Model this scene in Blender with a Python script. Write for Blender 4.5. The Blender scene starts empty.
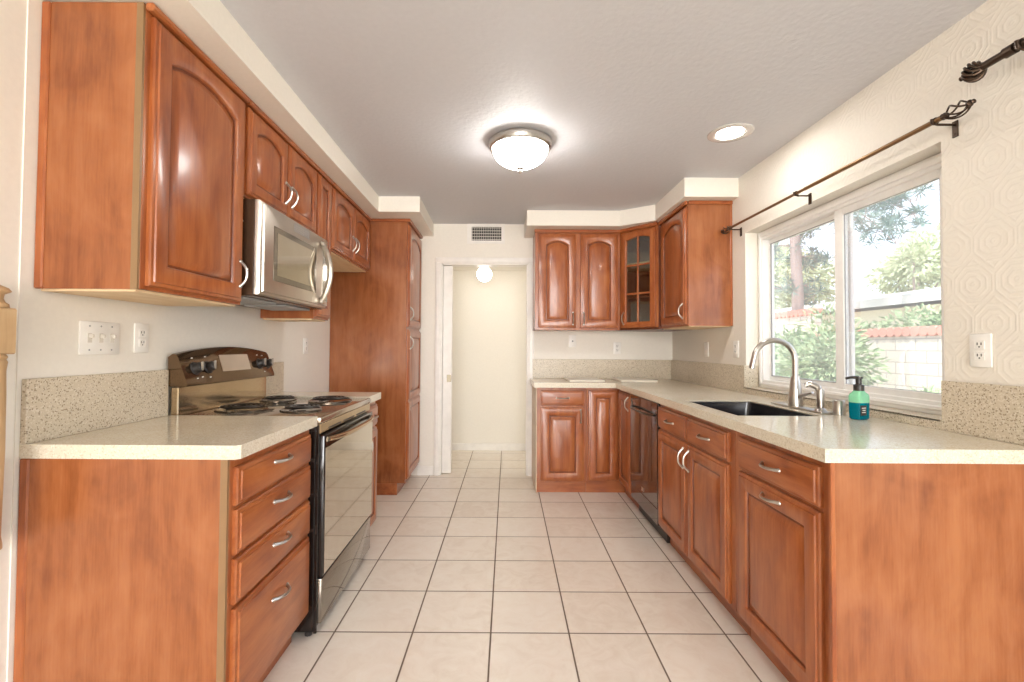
import bpy, bmesh, math, random
from mathutils import Vector, Matrix
S = bpy.context.scene
COL = S.collection
PI = math.pi
V3 = Vector

# ------------------------------------------------------------------ camera
CAM_H = 1.24
cd = bpy.data.cameras.new('camera'); cam = bpy.data.objects.new('camera', cd); COL.objects.link(cam)
cd.sensor_width = 36.0; cd.lens = 462.0 / 1024 * 36
cd.shift_x = 11.0 / 1024; cd.shift_y = -5.0 / 1024
cd.clip_start = 0.02
pitch, roll = 11 / 462.0, 0.006
fw = V3((0, math.cos(pitch), math.sin(pitch))); up = V3((0, -math.sin(pitch), math.cos(pitch))); rt = V3((1, 0, 0))
rt2 = math.cos(roll) * rt + math.sin(roll) * up
up2 = -math.sin(roll) * rt + math.cos(roll) * up
cam.matrix_world = Matrix(((rt2.x, up2.x, -fw.x, 0), (rt2.y, up2.y, -fw.y, 0), (rt2.z, up2.z, -fw.z, CAM_H), (0, 0, 0, 1)))
S.camera = cam

# ------------------------------------------------------------------ world, sun, daylight, exposure
S.view_settings.view_transform = 'Standard'
S.view_settings.look = 'None'
S.view_settings.gamma = 1.0
S.view_settings.use_curve_mapping = False
S.view_settings.exposure = 0.28
S.cycles.use_denoising = True
S.cycles.max_bounces = 10
S.cycles.diffuse_bounces = 6
S.cycles.sample_clamp_indirect = 6.0

w = bpy.data.worlds.new('sky'); S.world = w; w.use_nodes = True
nt = w.node_tree; nt.nodes.clear()
sky = nt.nodes.new('ShaderNodeTexSky'); sky.sky_type = 'HOSEK_WILKIE'
sky.sun_direction = V3((-0.45, -0.25, 0.86)).normalized(); sky.turbidity = 4.0; sky.ground_albedo = 0.5
hs = nt.nodes.new('ShaderNodeHueSaturation'); hs.inputs['Saturation'].default_value = 0.45
bg = nt.nodes.new('ShaderNodeBackground'); bg.inputs['Strength'].default_value = 9.5
wo = nt.nodes.new('ShaderNodeOutputWorld')
nt.links.new(sky.outputs[0], hs.inputs['Color']); nt.links.new(hs.outputs[0], bg.inputs[0]); nt.links.new(bg.outputs[0], wo.inputs[0])

sl = bpy.data.lights.new('sun', 'SUN'); so = bpy.data.objects.new('sun', sl); COL.objects.link(so)
sl.energy = 5.2; sl.angle = 0.02; sl.color = (1, 0.95, 0.86)
so.rotation_euler = V3((-0.45, -0.25, 0.86)).to_track_quat('Z', 'Y').to_euler()

def area(name, loc, look, sx, sy, power, color):
    l = bpy.data.lights.new(name, 'AREA'); l.shape = 'RECTANGLE'; l.size = sx; l.size_y = sy; l.energy = power; l.color = color
    o = bpy.data.objects.new(name, l); COL.objects.link(o); o.location = loc
    o.rotation_euler = (-V3(look)).to_track_quat('Z', 'Y').to_euler()
    return o
# daylight entering by the dining-room window behind the photographer
area('daylight_dining_window', (0.1, -4.94, 1.45), (0, 1, 0), 2.6, 1.9, 215, (1.0, 0.985, 0.965))
area('hall_fill_lamp', (1.16, 5.1, 1.2), (-1, 0, 0), 0.8, 1.7, 5, (1.0, 0.97, 0.92))  # added fill lamp that brightens the hall; no window stands there

# ------------------------------------------------------------------ materials
MATS = {}
def nodes(name):
    m = bpy.data.materials.new(name); m.use_nodes = True
    t = m.node_tree; b = t.nodes['Principled BSDF']
    return m, t, b
def N(t, typ, **kw):
    n = t.nodes.new(typ)
    for k, v in kw.items():
        if hasattr(n, k): setattr(n, k, v)
        else: n.inputs[k].default_value = v
    return n
def L(t, a, b): t.links.new(a, b)
def ramp(t, stops, interp='LINEAR'):
    r = t.nodes.new('ShaderNodeValToRGB'); r.color_ramp.interpolation = interp
    e = r.color_ramp.elements
    while len(e) < len(stops): e.new(0.5)
    for i, (p, c) in enumerate(stops):
        e[i].position = p; e[i].color = (*c, 1)
    return r
def plain(name, c, rough=0.5, metal=0.0, spec=0.5, bump=None, coat=0.0):
    m, t, b = nodes(name)
    b.inputs['Roughness'].default_value = rough; b.inputs['Metallic'].default_value = metal
    b.inputs['Specular IOR Level'].default_value = spec
    b.inputs['Coat Weight'].default_value = coat
    tc = N(t, 'ShaderNodeTexCoord')
    n = N(t, 'ShaderNodeTexNoise', Scale=(bump[0] if bump else 14.0), Detail=3.0)
    L(t, tc.outputs['Object'], n.inputs['Vector'])
    d = 0.04
    r = ramp(t, [(0.3, tuple(x * (1 - d) for x in c)), (0.7, tuple(min(1, x * (1 + d)) for x in c))])
    L(t, n.outputs['Fac'], r.inputs[0]); L(t, r.outputs[0], b.inputs['Base Color'])
    if bump:
        bp = N(t, 'ShaderNodeBump', Strength=bump[1], Distance=bump[2])
        L(t, n.outputs['Fac'], bp.inputs['Height']); L(t, bp.outputs[0], b.inputs['Normal'])
    MATS[name] = m
    return m
def wood(name, axis, dark, mid, light, rough=0.3, coat=0.28, fine=1.0, blot=1.0):
    m, t, b = nodes(name)
    tc = N(t, 'ShaderNodeTexCoord'); oi = N(t, 'ShaderNodeObjectInfo')
    add = N(t, 'ShaderNodeVectorMath', operation='ADD')
    mul = N(t, 'ShaderNodeVectorMath', operation='SCALE'); mul.inputs['Scale'].default_value = 7.3
    cmb = N(t, 'ShaderNodeCombineXYZ')
    for i in range(3): L(t, oi.outputs['Random'], cmb.inputs[i])
    L(t, cmb.outputs[0], mul.inputs[0]); L(t, tc.outputs['Object'], add.inputs[0]); L(t, mul.outputs[0], add.inputs[1])
    def mp(a, bb):
        q = N(t, 'ShaderNodeMapping'); s = [a, a, a]; s[axis] = bb
        q.inputs['Scale'].default_value = s; L(t, add.outputs[0], q.inputs['Vector']); return q
    g1 = N(t, 'ShaderNodeTexNoise', Scale=1.0, Detail=5.0, Roughness=0.62, Distortion=0.4); L(t, mp(22 * fine, 3.0).outputs[0], g1.inputs['Vector'])
    g2 = N(t, 'ShaderNodeTexNoise', Scale=1.0, Detail=3.0, Roughness=0.5, Distortion=1.2); L(t, mp(6.0 * blot, 3.2).outputs[0], g2.inputs['Vector'])
    g3 = N(t, 'ShaderNodeTexNoise', Scale=1.0, Detail=2.0); L(t, mp(160, 8).outputs[0], g3.inputs['Vector'])
    m1 = N(t, 'ShaderNodeMath', operation='MULTIPLY'); m1.inputs[1].default_value = 0.46; L(t, g1.outputs['Fac'], m1.inputs[0])
    m2 = N(t, 'ShaderNodeMath', operation='MULTIPLY_ADD'); m2.inputs[1].default_value = 0.40; L(t, g2.outputs['Fac'], m2.inputs[0]); L(t, m1.outputs[0], m2.inputs[2])
    m3 = N(t, 'ShaderNodeMath', operation='MULTIPLY_ADD'); m3.inputs[1].default_value = 0.14; L(t, g3.outputs['Fac'], m3.inputs[0]); L(t, m2.outputs[0], m3.inputs[2])
    if fine < 1:
        wv_ = N(t, 'ShaderNodeTexWave', Scale=1.0, Distortion=14.0, Detail=3.0); wv_.inputs['Detail Scale'].default_value = 0.55; wv_.inputs['Detail Roughness'].default_value = 0.55
        L(t, mp(5.5, 0.9).outputs[0], wv_.inputs['Vector'])
        m4 = N(t, 'ShaderNodeMath', operation='MULTIPLY_ADD'); m4.inputs[1].default_value = 0.04; L(t, wv_.outputs['Fac'], m4.inputs[0]); L(t, m3.outputs[0], m4.inputs[2])
        m3 = N(t, 'ShaderNodeMath', operation='SUBTRACT'); m3.inputs[1].default_value = 0.02; L(t, m4.outputs[0], m3.inputs[0])
    r = ramp(t, [(0.36, dark), (0.5, mid), (0.64, light)])
    L(t, m3.outputs[0], r.inputs[0]); L(t, r.outputs[0], b.inputs['Base Color'])
    b.inputs['Roughness'].default_value = rough; b.inputs['Coat Weight'].default_value = coat; b.inputs['Coat Roughness'].default_value = 0.13
    b.inputs['Specular IOR Level'].default_value = 0.45
    bp = N(t, 'ShaderNodeBump', Strength=0.05, Distance=0.002); L(t, g1.outputs['Fac'], bp.inputs['Height']); L(t, bp.outputs[0], b.inputs['Normal'])
    MATS[name] = m
    return m
WD, WM, WL = (0.225, 0.053, 0.014), (0.345, 0.098, 0.027), (0.435, 0.147, 0.046)
wv = wood('cherry_vertical', 2, WD, WM, WL)
wx = wood('cherry_along_x', 0, WD, WM, WL)
wy = wood('cherry_along_y', 1, WD, WM, WL)
wpan = wood('cherry_veneer', 2, (0.205, 0.057, 0.017), (0.305, 0.098, 0.031), (0.375, 0.136, 0.048), rough=0.27, fine=0.6, blot=0.7)
groove_m = wood('cherry_groove_line', 2, (0.15, 0.035, 0.011), (0.20, 0.05, 0.015), (0.25, 0.066, 0.021))  # darker cherry tone for the groove faces of raised-panel fronts
wraw = wood('raw_maple', 1, (0.66, 0.46, 0.26), (0.75, 0.56, 0.34), (0.80, 0.63, 0.41), rough=0.6, coat=0)
wpost = wood('unfinished_pine', 2, (0.40, 0.25, 0.12), (0.52, 0.345, 0.18), (0.62, 0.44, 0.25), rough=0.6, coat=0)
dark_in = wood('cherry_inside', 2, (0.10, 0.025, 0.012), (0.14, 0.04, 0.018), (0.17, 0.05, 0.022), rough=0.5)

nickel = plain('brushed_nickel', (0.52, 0.49, 0.45), 0.28, 1.0)
steel = plain('stainless_steel', (0.56, 0.51, 0.44), 0.34, 1.0)
bronze = plain('oiled_bronze', (0.075, 0.05, 0.035), 0.32, 0.85)
rod_gold = plain('antique_brass_rod', (0.22, 0.12, 0.05), 0.35, 0.8)
blackmetal = plain('black_enamel', (0.012, 0.009, 0.008), 0.12, 0.0, 0.6)
darkside = plain('dark_brown_steel', (0.075, 0.042, 0.024), 0.25, 0.3)
bronze_gloss = plain('bronze_gloss', (0.46, 0.34, 0.21), 0.12, 0.85)
ovenglass = plain('oven_black_glass', (0.60, 0.55, 0.48), 0.05, 0.9)
dwglass = plain('dishwasher_black', (0.02, 0.012, 0.010), 0.06, 0.0, 0.9, coat=0.6)
coil = plain('burner_coil', (0.025, 0.022, 0.02), 0.35, 0.6)
pan_m = plain('drip_pan', (0.16, 0.13, 0.10), 0.12, 0.9)
plastic_w = plain('white_plastic', (0.86, 0.84, 0.79), 0.3)
slot_m = plain('dark_slot', (0.05, 0.045, 0.04), 0.5)
trim_w = plain('white_trim_paint', (0.84, 0.81, 0.76), 0.35)
vinyl = plain('white_vinyl', (0.86, 0.85, 0.82), 0.3)
gasket = plain('grey_gasket', (0.33, 0.33, 0.33), 0.6)
rubber = plain('black_plastic', (0.03, 0.025, 0.022), 0.35)
sinkblack = plain('black_composite', (0.014, 0.012, 0.014), 0.16)
steelgrille = plain('grille_metal', (0.60, 0.56, 0.50), 0.4, 0.3)
voidm = plain('duct_dark', (0.04, 0.037, 0.035), 0.8)
softgrey = plain('grey_filter', (0.42, 0.42, 0.42), 0.5)

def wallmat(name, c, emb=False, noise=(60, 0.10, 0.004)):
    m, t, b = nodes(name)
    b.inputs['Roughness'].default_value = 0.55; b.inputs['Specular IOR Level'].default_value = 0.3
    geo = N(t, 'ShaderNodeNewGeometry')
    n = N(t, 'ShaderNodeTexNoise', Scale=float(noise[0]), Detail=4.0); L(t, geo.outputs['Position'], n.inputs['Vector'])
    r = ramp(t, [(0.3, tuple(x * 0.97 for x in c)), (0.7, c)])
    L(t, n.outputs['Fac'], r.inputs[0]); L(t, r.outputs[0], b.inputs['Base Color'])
    h = n.outputs['Fac']
    if emb:
        # embossed wallpaper: rows of octagons, concentric rings in each
        sp = N(t, 'ShaderNodeSeparateXYZ'); L(t, geo.outputs['Position'], sp.inputs[0])
        ax = N(t, 'ShaderNodeMath', operation='ADD'); L(t, sp.outputs['X'], ax.inputs[0]); L(t, sp.outputs['Y'], ax.inputs[1])
        def M(op, a, bb=None, cc=None):
            q = N(t, 'ShaderNodeMath', operation=op)
            for i, x in enumerate((a, bb, cc)):
                if x is None: continue
                if isinstance(x, (int, float)): q.inputs[i].default_value = x
                else: L(t, x, q.inputs[i])
            return q.outputs[0]
        P = 0.14
        rowi = M('FLOOR', M('DIVIDE', sp.outputs['Z'], P))
        sh = M('MULTIPLY', M('MODULO', rowi, 2.0), 0.5)
        fu = M('SUBTRACT', M('FRACT', M('ADD', M('DIVIDE', ax.outputs[0], P), sh)), 0.5)
        fv = M('SUBTRACT', M('FRACT', M('DIVIDE', sp.outputs['Z'], P)), 0.5)
        au, av = M('ABSOLUTE', fu), M('ABSOLUTE', fv)
        oc = M('MAXIMUM', M('MAXIMUM', au, av), M('MULTIPLY', M('ADD', au, av), 0.707))
        rings = M('SINE', M('MULTIPLY', oc, 2 * PI * 7.0))
        edge = M('MULTIPLY', M('GREATER_THAN', oc, 0.44), 1.2)
        hh = M('ADD', M('MULTIPLY', M('MAXIMUM', rings, -0.2), 0.7), edge)
        h = M('ADD', hh, M('MULTIPLY', n.outputs['Fac'], 0.7))
        bp = N(t, 'ShaderNodeBump', Strength=0.30, Distance=0.0028)
    else:
        bp = N(t, 'ShaderNodeBump', Strength=noise[1], Distance=noise[2])
    L(t, h, bp.inputs['Height']); L(t, bp.outputs[0], b.inputs['Normal'])
    MATS[name] = m
    return m
cream = wallmat('cream_paint', (0.84, 0.80, 0.72))
creamR = wallmat('embossed_wallpaper', (0.81, 0.765, 0.68), True)
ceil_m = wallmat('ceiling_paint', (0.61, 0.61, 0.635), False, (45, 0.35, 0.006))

def floor_mat():
    m, t, b = nodes('cream_floor_tile')
    geo = N(t, 'ShaderNodeNewGeometry'); sp = N(t, 'ShaderNodeSeparateXYZ'); L(t, geo.outputs['Position'], sp.inputs[0])
    def M(op, a, bb=None, cc=None):
        q = N(t, 'ShaderNodeMath', operation=op)
        for i, x in enumerate((a, bb, cc)):
            if x is None: continue
            if isinstance(x, (int, float)): q.inputs[i].default_value = x
            else: L(t, x, q.inputs[i])
        return q.outputs[0]
    T = 0.339
    # the tile grid sits a hair askew to the walls
    u = M('DIVIDE', M('SUBTRACT', M('SUBTRACT', sp.outputs['X'], M('MULTIPLY', sp.outputs['Y'], 0.0145)), -0.0660), T)
    v = M('DIVIDE', M('SUBTRACT', sp.outputs['Y'], 2.035), T)
    fu = M('ABSOLUTE', M('SUBTRACT', M('FRACT', M('ADD', u, 100.5)), 0.5))
    fv = M('ABSOLUTE', M('SUBTRACT', M('FRACT', M('ADD', v, 100.5)), 0.5))
    d = M('MULTIPLY', M('MINIMUM', fu, fv), T)
    mask = N(t, 'ShaderNodeMapRange'); mask.inputs['From Min'].default_value = 0.0026; mask.inputs['From Max'].default_value = 0.0046
    L(t, d, mask.inputs['Value'])
    cid = N(t, 'ShaderNodeCombineXYZ'); L(t, M('FLOOR', M('ADD', u, 100)), cid.inputs[0]); L(t, M('FLOOR', M('ADD', v, 100)), cid.inputs[1])
    wn = N(t, 'ShaderNodeTexWhiteNoise', noise_dimensions='3D'); L(t, cid.outputs[0], wn.inputs['Vector'])
    n = N(t, 'ShaderNodeTexNoise', Scale=9.0, Detail=6.0, Roughness=0.65, Distortion=1.5); L(t, geo.outputs['Position'], n.inputs['Vector'])
    f = M('ADD', M('MULTIPLY', n.outputs['Fac'], 0.8), M('MULTIPLY', wn.outputs['Value'], 0.2))
    r = ramp(t, [(0.3, (0.76, 0.67, 0.57)), (0.5, (0.82, 0.745, 0.65)), (0.7, (0.85, 0.79, 0.705))]); L(t, f, r.inputs[0])
    mx = N(t, 'ShaderNodeMix', data_type='RGBA'); mx.inputs['A'].default_value = (0.17, 0.122, 0.085, 1)
    mx.inputs[6].default_value = (0.17, 0.122, 0.085, 1)
    L(t, mask.outputs[0], mx.inputs[0]); L(t, r.outputs[0], mx.inputs[7]); L(t, mx.outputs[2], b.inputs['Base Color'])
    rr = M('SUBTRACT', 0.75, M('MULTIPLY', mask.outputs[0], 0.50)); L(t, rr, b.inputs['Roughness'])
    bp = N(t, 'ShaderNodeBump', Strength=0.5, Distance=0.002); L(t, mask.outputs[0], bp.inputs['Height']); L(t, bp.outputs[0], b.inputs['Normal'])
    return m
tile = floor_mat()

def granite(name, base, a, c, rough, spot=0.5):
    m, t, b = nodes(name)
    tc = N(t, 'ShaderNodeTexCoord')
    n1 = N(t, 'ShaderNodeTexVoronoi', Scale=255.0); L(t, tc.outputs['Object'], n1.inputs['Vector'])
    sepc = N(t, 'ShaderNodeSeparateColor'); L(t, n1.outputs['Color'], sepc.inputs[0])
    r = ramp(t, [(0.0, a), (0.12 * spot * 2, a), (0.14 * spot * 2, base), (0.80, base), (0.82, c), (1.0, c)])
    L(t, sepc.outputs[0], r.inputs[0])
    n2 = N(t, 'ShaderNodeTexNoise', Scale=5.0, Detail=4.0); L(t, tc.outputs['Object'], n2.inputs['Vector'])
    r2 = ramp(t, [(0.3, (0.92, 0.92, 0.90)), (0.7, (1, 1, 1))]); L(t, n2.outputs['Fac'], r2.inputs[0])
    mx = N(t, 'ShaderNodeMix', data_type='RGBA', blend_type='MULTIPLY'); mx.inputs[0].default_value = 1.0
    L(t, r.outputs[0], mx.inputs[6]); L(t, r2.outputs[0], mx.inputs[7]); L(t, mx.outputs[2], b.inputs['Base Color'])
    b.inputs['Roughness'].default_value = rough
    return m
counter_m = granite('speckled_cream_solid_surface', (0.69, 0.62, 0.495), (0.59, 0.51, 0.385), (0.74, 0.69, 0.58), 0.15, 0.5)
splash_m = granite('speckled_backsplash', (0.60, 0.52, 0.395), (0.33, 0.26, 0.18), (0.69, 0.62, 0.51), 0.3, 0.5)  # specks are its own; the darker base carries shade of the upright face

board_m = plain('cream_board', (0.80, 0.75, 0.64), 0.25)
def emit(name, c, s):
    m, t, b = nodes(name)
    b.inputs['Base Color'].default_value = (*c, 1); b.inputs['Emission Color'].default_value = (*c, 1); b.inputs['Emission Strength'].default_value = s
    return m
dome_m = emit('frosted_dome_lit', (1, 0.97, 0.92), 30.0)
led_m = emit('downlight_lens_lit', (1, 0.97, 0.92), 90.0)
globe_m = emit('globe_lit', (1, 0.94, 0.86), 10.0)

def glass_mat(name, tint=(1, 1, 1), refl=0.08, haze=0.0):
    m = bpy.data.materials.new(name); m.use_nodes = True; t = m.node_tree; t.nodes.clear()
    o = N(t, 'ShaderNodeOutputMaterial'); tr = N(t, 'ShaderNodeBsdfTransparent'); tr.inputs[0].default_value = (*tint, 1)
    gl = N(t, 'ShaderNodeBsdfGlossy'); gl.inputs['Roughness'].default_value = 0.02
    lw = N(t, 'ShaderNodeLayerWeight'); lw.inputs['Blend'].default_value = 0.25
    mm = N(t, 'ShaderNodeMath', operation='MULTIPLY_ADD'); mm.inputs[1].default_value = 0.35; mm.inputs[2].default_value = refl; mm.use_clamp = True
    L(t, lw.outputs['Fresnel'], mm.inputs[0])
    mx = N(t, 'ShaderNodeMixShader'); L(t, mm.outputs[0], mx.inputs[0]); L(t, tr.outputs[0], mx.inputs[1]); L(t, gl.outputs[0], mx.inputs[2])
    last = mx
    if haze:
        tl = N(t, 'ShaderNodeBsdfTranslucent'); tl.inputs[0].default_value = (0.95, 0.97, 1, 1)
        m2 = N(t, 'ShaderNodeMixShader'); m2.inputs[0].default_value = haze
        L(t, mx.outputs[0], m2.inputs[1]); L(t, tl.outputs[0], m2.inputs[2]); last = m2
    L(t, last.outputs[0], o.inputs[0])
    return m
pane_m = glass_mat('window_glass', refl=0.02, haze=0.07)
cabglass = glass_mat('cabinet_glass', (0.85, 0.9, 0.88), refl=0.16)
def liquid(name, c, trans):
    m, t, b = nodes(name)
    b.inputs['Base Color'].default_value = (*c, 1); b.inputs['Roughness'].default_value = 0.08
    b.inputs['Transmission Weight'].default_value = trans; b.inputs['IOR'].default_value = 1.2
    return m
soap_teal = liquid('teal_soap', (0.0, 0.20, 0.27), 0.35)
soap_clear = liquid('green_clear_plastic', (0.36, 0.80, 0.52), 0.45)

def leafmat(name, c1, c2):
    m, t, b = nodes(name)
    oi = N(t, 'ShaderNodeNewGeometry'); n = N(t, 'ShaderNodeTexNoise', Scale=6.0, Detail=3.0); L(t, oi.outputs['Position'], n.inputs['Vector'])
    r = ramp(t, [(0.3, c1), (0.7, c2)]); L(t, n.outputs['Fac'], r.inputs[0]); L(t, r.outputs[0], b.inputs['Base Color'])
    b.inputs['Roughness'].default_value = 0.5
    return m
leaf_bush = leafmat('bush_leaf', (0.20, 0.32, 0.15), (0.52, 0.62, 0.36))
leaf_pine = leafmat('pine_needle', (0.13, 0.24, 0.21), (0.28, 0.40, 0.34))
leaf_far = leafmat('pale_leaf', (0.50, 0.56, 0.34), (0.72, 0.76, 0.52))
bark = plain('bark', (0.42, 0.33, 0.30), 0.9, bump=(20, 0.5, 0.02))
roofm = plain('pale_roof', (0.80, 0.78, 0.72), 0.8)
terra = plain('terracotta', (0.62, 0.27, 0.20), 0.7)
soil = plain('garden_soil', (0.50, 0.44, 0.33), 0.9)
def blockmat():
    m, t, b = nodes('concrete_block')
    geo = N(t, 'ShaderNodeNewGeometry'); sp = N(t, 'ShaderNodeSeparateXYZ'); L(t, geo.outputs['Position'], sp.inputs[0])
    cm = N(t, 'ShaderNodeCombineXYZ'); L(t, sp.outputs['Y'], cm.inputs[0]); L(t, sp.outputs['Z'], cm.inputs[1])
    br = N(t, 'ShaderNodeTexBrick', Scale=1.0); br.inputs['Color1'].default_value = (0.72, 0.66, 0.56, 1); br.inputs['Color2'].default_value = (0.64, 0.57, 0.48, 1)
    br.inputs['Mortar'].default_value = (0.42, 0.38, 0.33, 1); br.inputs['Brick Width'].default_value = 0.4; br.inputs['Row Height'].default_value = 0.203; br.inputs['Mortar Size'].default_value = 0.012
    L(t, cm.outputs[0], br.inputs['Vector']); L(t, br.outputs[0], b.inputs['Base Color']); b.inputs['Roughness'].default_value = 0.9
    return m
block_m = blockmat()

# ------------------------------------------------------------------ mesh helpers
def thing(name, label, cat, loc, group=None):
    o = bpy.data.objects.new(name, None); COL.objects.link(o); o.location = loc
    o.empty_display_size = 0.05
    o['label'] = label; o['category'] = cat
    if group: o['group'] = group
    return o
def wloc(o):
    l = V3(o.location)
    while o.parent: o = o.parent; l += V3(o.location)
    return l
def obj(name, bm, m, parent=None, loc=None, ang=35, label=None):
    """bm holds world coordinates; the object origin is `loc` (top level) or the parent's origin."""
    bmesh.ops.recalc_face_normals(bm, faces=bm.faces[:])
    org = V3(loc) if loc is not None else (wloc(parent) if parent else V3((0, 0, 0)))
    for v in bm.verts: v.co -= org
    me = bpy.data.meshes.new(name); bm.to_mesh(me); bm.free()
    for mm in (m if isinstance(m, (list, tuple)) else [m]): me.materials.append(mm)
    for p in me.polygons: p.use_smooth = True
    me.set_sharp_from_angle(angle=math.radians(ang))
    o = bpy.data.objects.new(name, me); COL.objects.link(o)
    if parent:
        o.parent = parent; o.location = org - wloc(parent)
    else: o.location = org
    if label: o['label'] = label
    return o
def tag(o, label, cat, group=None, kind=None):
    o['label'] = label; o['category'] = cat
    if group: o['group'] = group
    if kind: o['kind'] = kind
    return o
def struct(name, bm, m, parent=None):
    o = obj(name, bm, m, parent)
    if not parent: o['kind'] = 'structure'
    return o
class Fr:
    """a face frame: point(u, n, v) = O + u*U + n*N + v*Z"""
    def __init__(s, O, U, Nn): s.O, s.U, s.N = V3(O), V3(U).normalized(), V3(Nn).normalized()
    def __call__(s, u, n, v): return s.O + u * s.U + n * s.N + V3((0, 0, v))
W = Fr((0, 0, 0), (1, 0, 0), (0, 1, 0))
def bx(bm, F, u0, u1, n0, n1, v0, v1, bev=0.0, seg=1, mi=0):
    vs = [bm.verts.new(F(u, n, v)) for u in (u0, u1) for n in (n0, n1) for v in (v0, v1)]
    fs = [bm.faces.new([vs[i] for i in q]) for q in ((0, 1, 3, 2), (4, 6, 7, 5), (0, 4, 5, 1), (2, 3, 7, 6), (0, 2, 6, 4), (1, 5, 7, 3))]
    for f in fs: f.material_index = mi
    if bev:
        es = list({e for f in fs for e in f.edges})
        bmesh.ops.bevel(bm, geom=es, offset=bev, segments=seg, affect='EDGES', profile=0.5)
    return bm
def box(u0, u1, n0, n1, v0, v1, bev=0.0, F=W, seg=1):
    return bx(bmesh.new(), F, u0, u1, n0, n1, v0, v1, bev, seg)
def tube(bm, pts, rad, seg=10, cap=True, flat=1.0, mi=0):
    pts = [V3(p) for p in pts]
    if not isinstance(rad, (list, tuple)): rad = [rad] * len(pts)
    rings = []; prev = None
    for i, p in enumerate(pts):
        d = (pts[min(i + 1, len(pts) - 1)] - pts[max(i - 1, 0)]).normalized()
        if prev is None:
            a = d.orthogonal().normalized() if abs(d.z) > 0.95 else d.cross(V3((0, 0, 1))).normalized()
        else:
            a = (prev - d * prev.dot(d)).normalized()
        prev = a; b = d.cross(a)
        rings.append([bm.verts.new(p + rad[i] * (math.cos(t) * a + flat * math.sin(t) * b)) for t in [2 * PI * k / seg for k in range(seg)]])
    for r0, r1 in zip(rings, rings[1:]):
        for k in range(seg):
            f = bm.faces.new((r0[k], r0[(k + 1) % seg], r1[(k + 1) % seg], r1[k])); f.material_index = mi
    if cap:
        for r in (rings[0], rings[-1]): bm.faces.new(r).material_index = mi
    return bm
def lathe(bm, prof, c, axis=(0, 0, 1), seg=32, mi=0):
    ax = V3(axis).normalized(); a = ax.orthogonal().normalized(); b = ax.cross(a); c = V3(c)
    rings = []
    for r, h in prof:
        if r < 1e-6: rings.append([bm.verts.new(c + h * ax)])
        else: rings.append([bm.verts.new(c + h * ax + r * (math.cos(2 * PI * k / seg) * a + math.sin(2 * PI * k / seg) * b)) for k in range(seg)])
    for r0, r1 in zip(rings, rings[1:]):
        for k in range(seg):
            k2 = (k + 1) % seg
            if len(r0) == 1 and len(r1) == 1: continue
            if len(r0) == 1: f = bm.faces.new((r0[0], r1[k2], r1[k]))
            elif len(r1) == 1: f = bm.faces.new((r0[k], r0[k2], r1[0]))
            else: f = bm.faces.new((r0[k], r0[k2], r1[k2], r1[k]))
            f.material_index = mi
    for r in (rings[0], rings[-1]):
        if len(r) > 1: bm.faces.new(r).material_index = mi
    return bm
def cells(us, vs, keep, P, n0, n1):
    """a slab made of the kept cells of a grid; P(u, v, n) gives the point"""
    bm = bmesh.new(); cache = {}
    def vt(i, j, n):
        k = (i, j, n)
        if k not in cache: cache[k] = bm.verts.new(P(us[i], vs[j], n))
        return cache[k]
    nu, nv = len(us) - 1, len(vs) - 1
    on = lambda i, j: 0 <= i < nu and 0 <= j < nv and keep(0.5 * (us[i] + us[i + 1]), 0.5 * (vs[j] + vs[j + 1]))
    for i in range(nu):
        for j in range(nv):
            if not on(i, j): continue
            for n in (n0, n1): bm.faces.new([vt(i, j, n), vt(i + 1, j, n), vt(i + 1, j + 1, n), vt(i, j + 1, n)])
            for (di, dj, a, b) in ((-1, 0, (i, j), (i, j + 1)), (1, 0, (i + 1, j), (i + 1, j + 1)), (0, -1, (i, j), (i + 1, j)), (0, 1, (i, j + 1), (i + 1, j + 1))):
                if not on(i + di, j + dj):
                    bm.faces.new([vt(*a, n0), vt(*b, n0), vt(*b, n1), vt(*a, n1)])
    return bm
def prism(poly, z0, z1, bev=0.0):
    bm = bmesh.new()
    b = [bm.verts.new((x, y, z0)) for x, y in poly]; t = [bm.verts.new((x, y, z1)) for x, y in poly]
    bm.faces.new(b); bm.faces.new(t); n = len(poly)
    for i in range(n): bm.faces.new((b[i], b[(i + 1) % n], t[(i + 1) % n], t[i]))
    if bev: bmesh.ops.bevel(bm, geom=bm.edges[:], offset=bev, segments=2, affect='EDGES', profile=0.5)
    return bm

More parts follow.
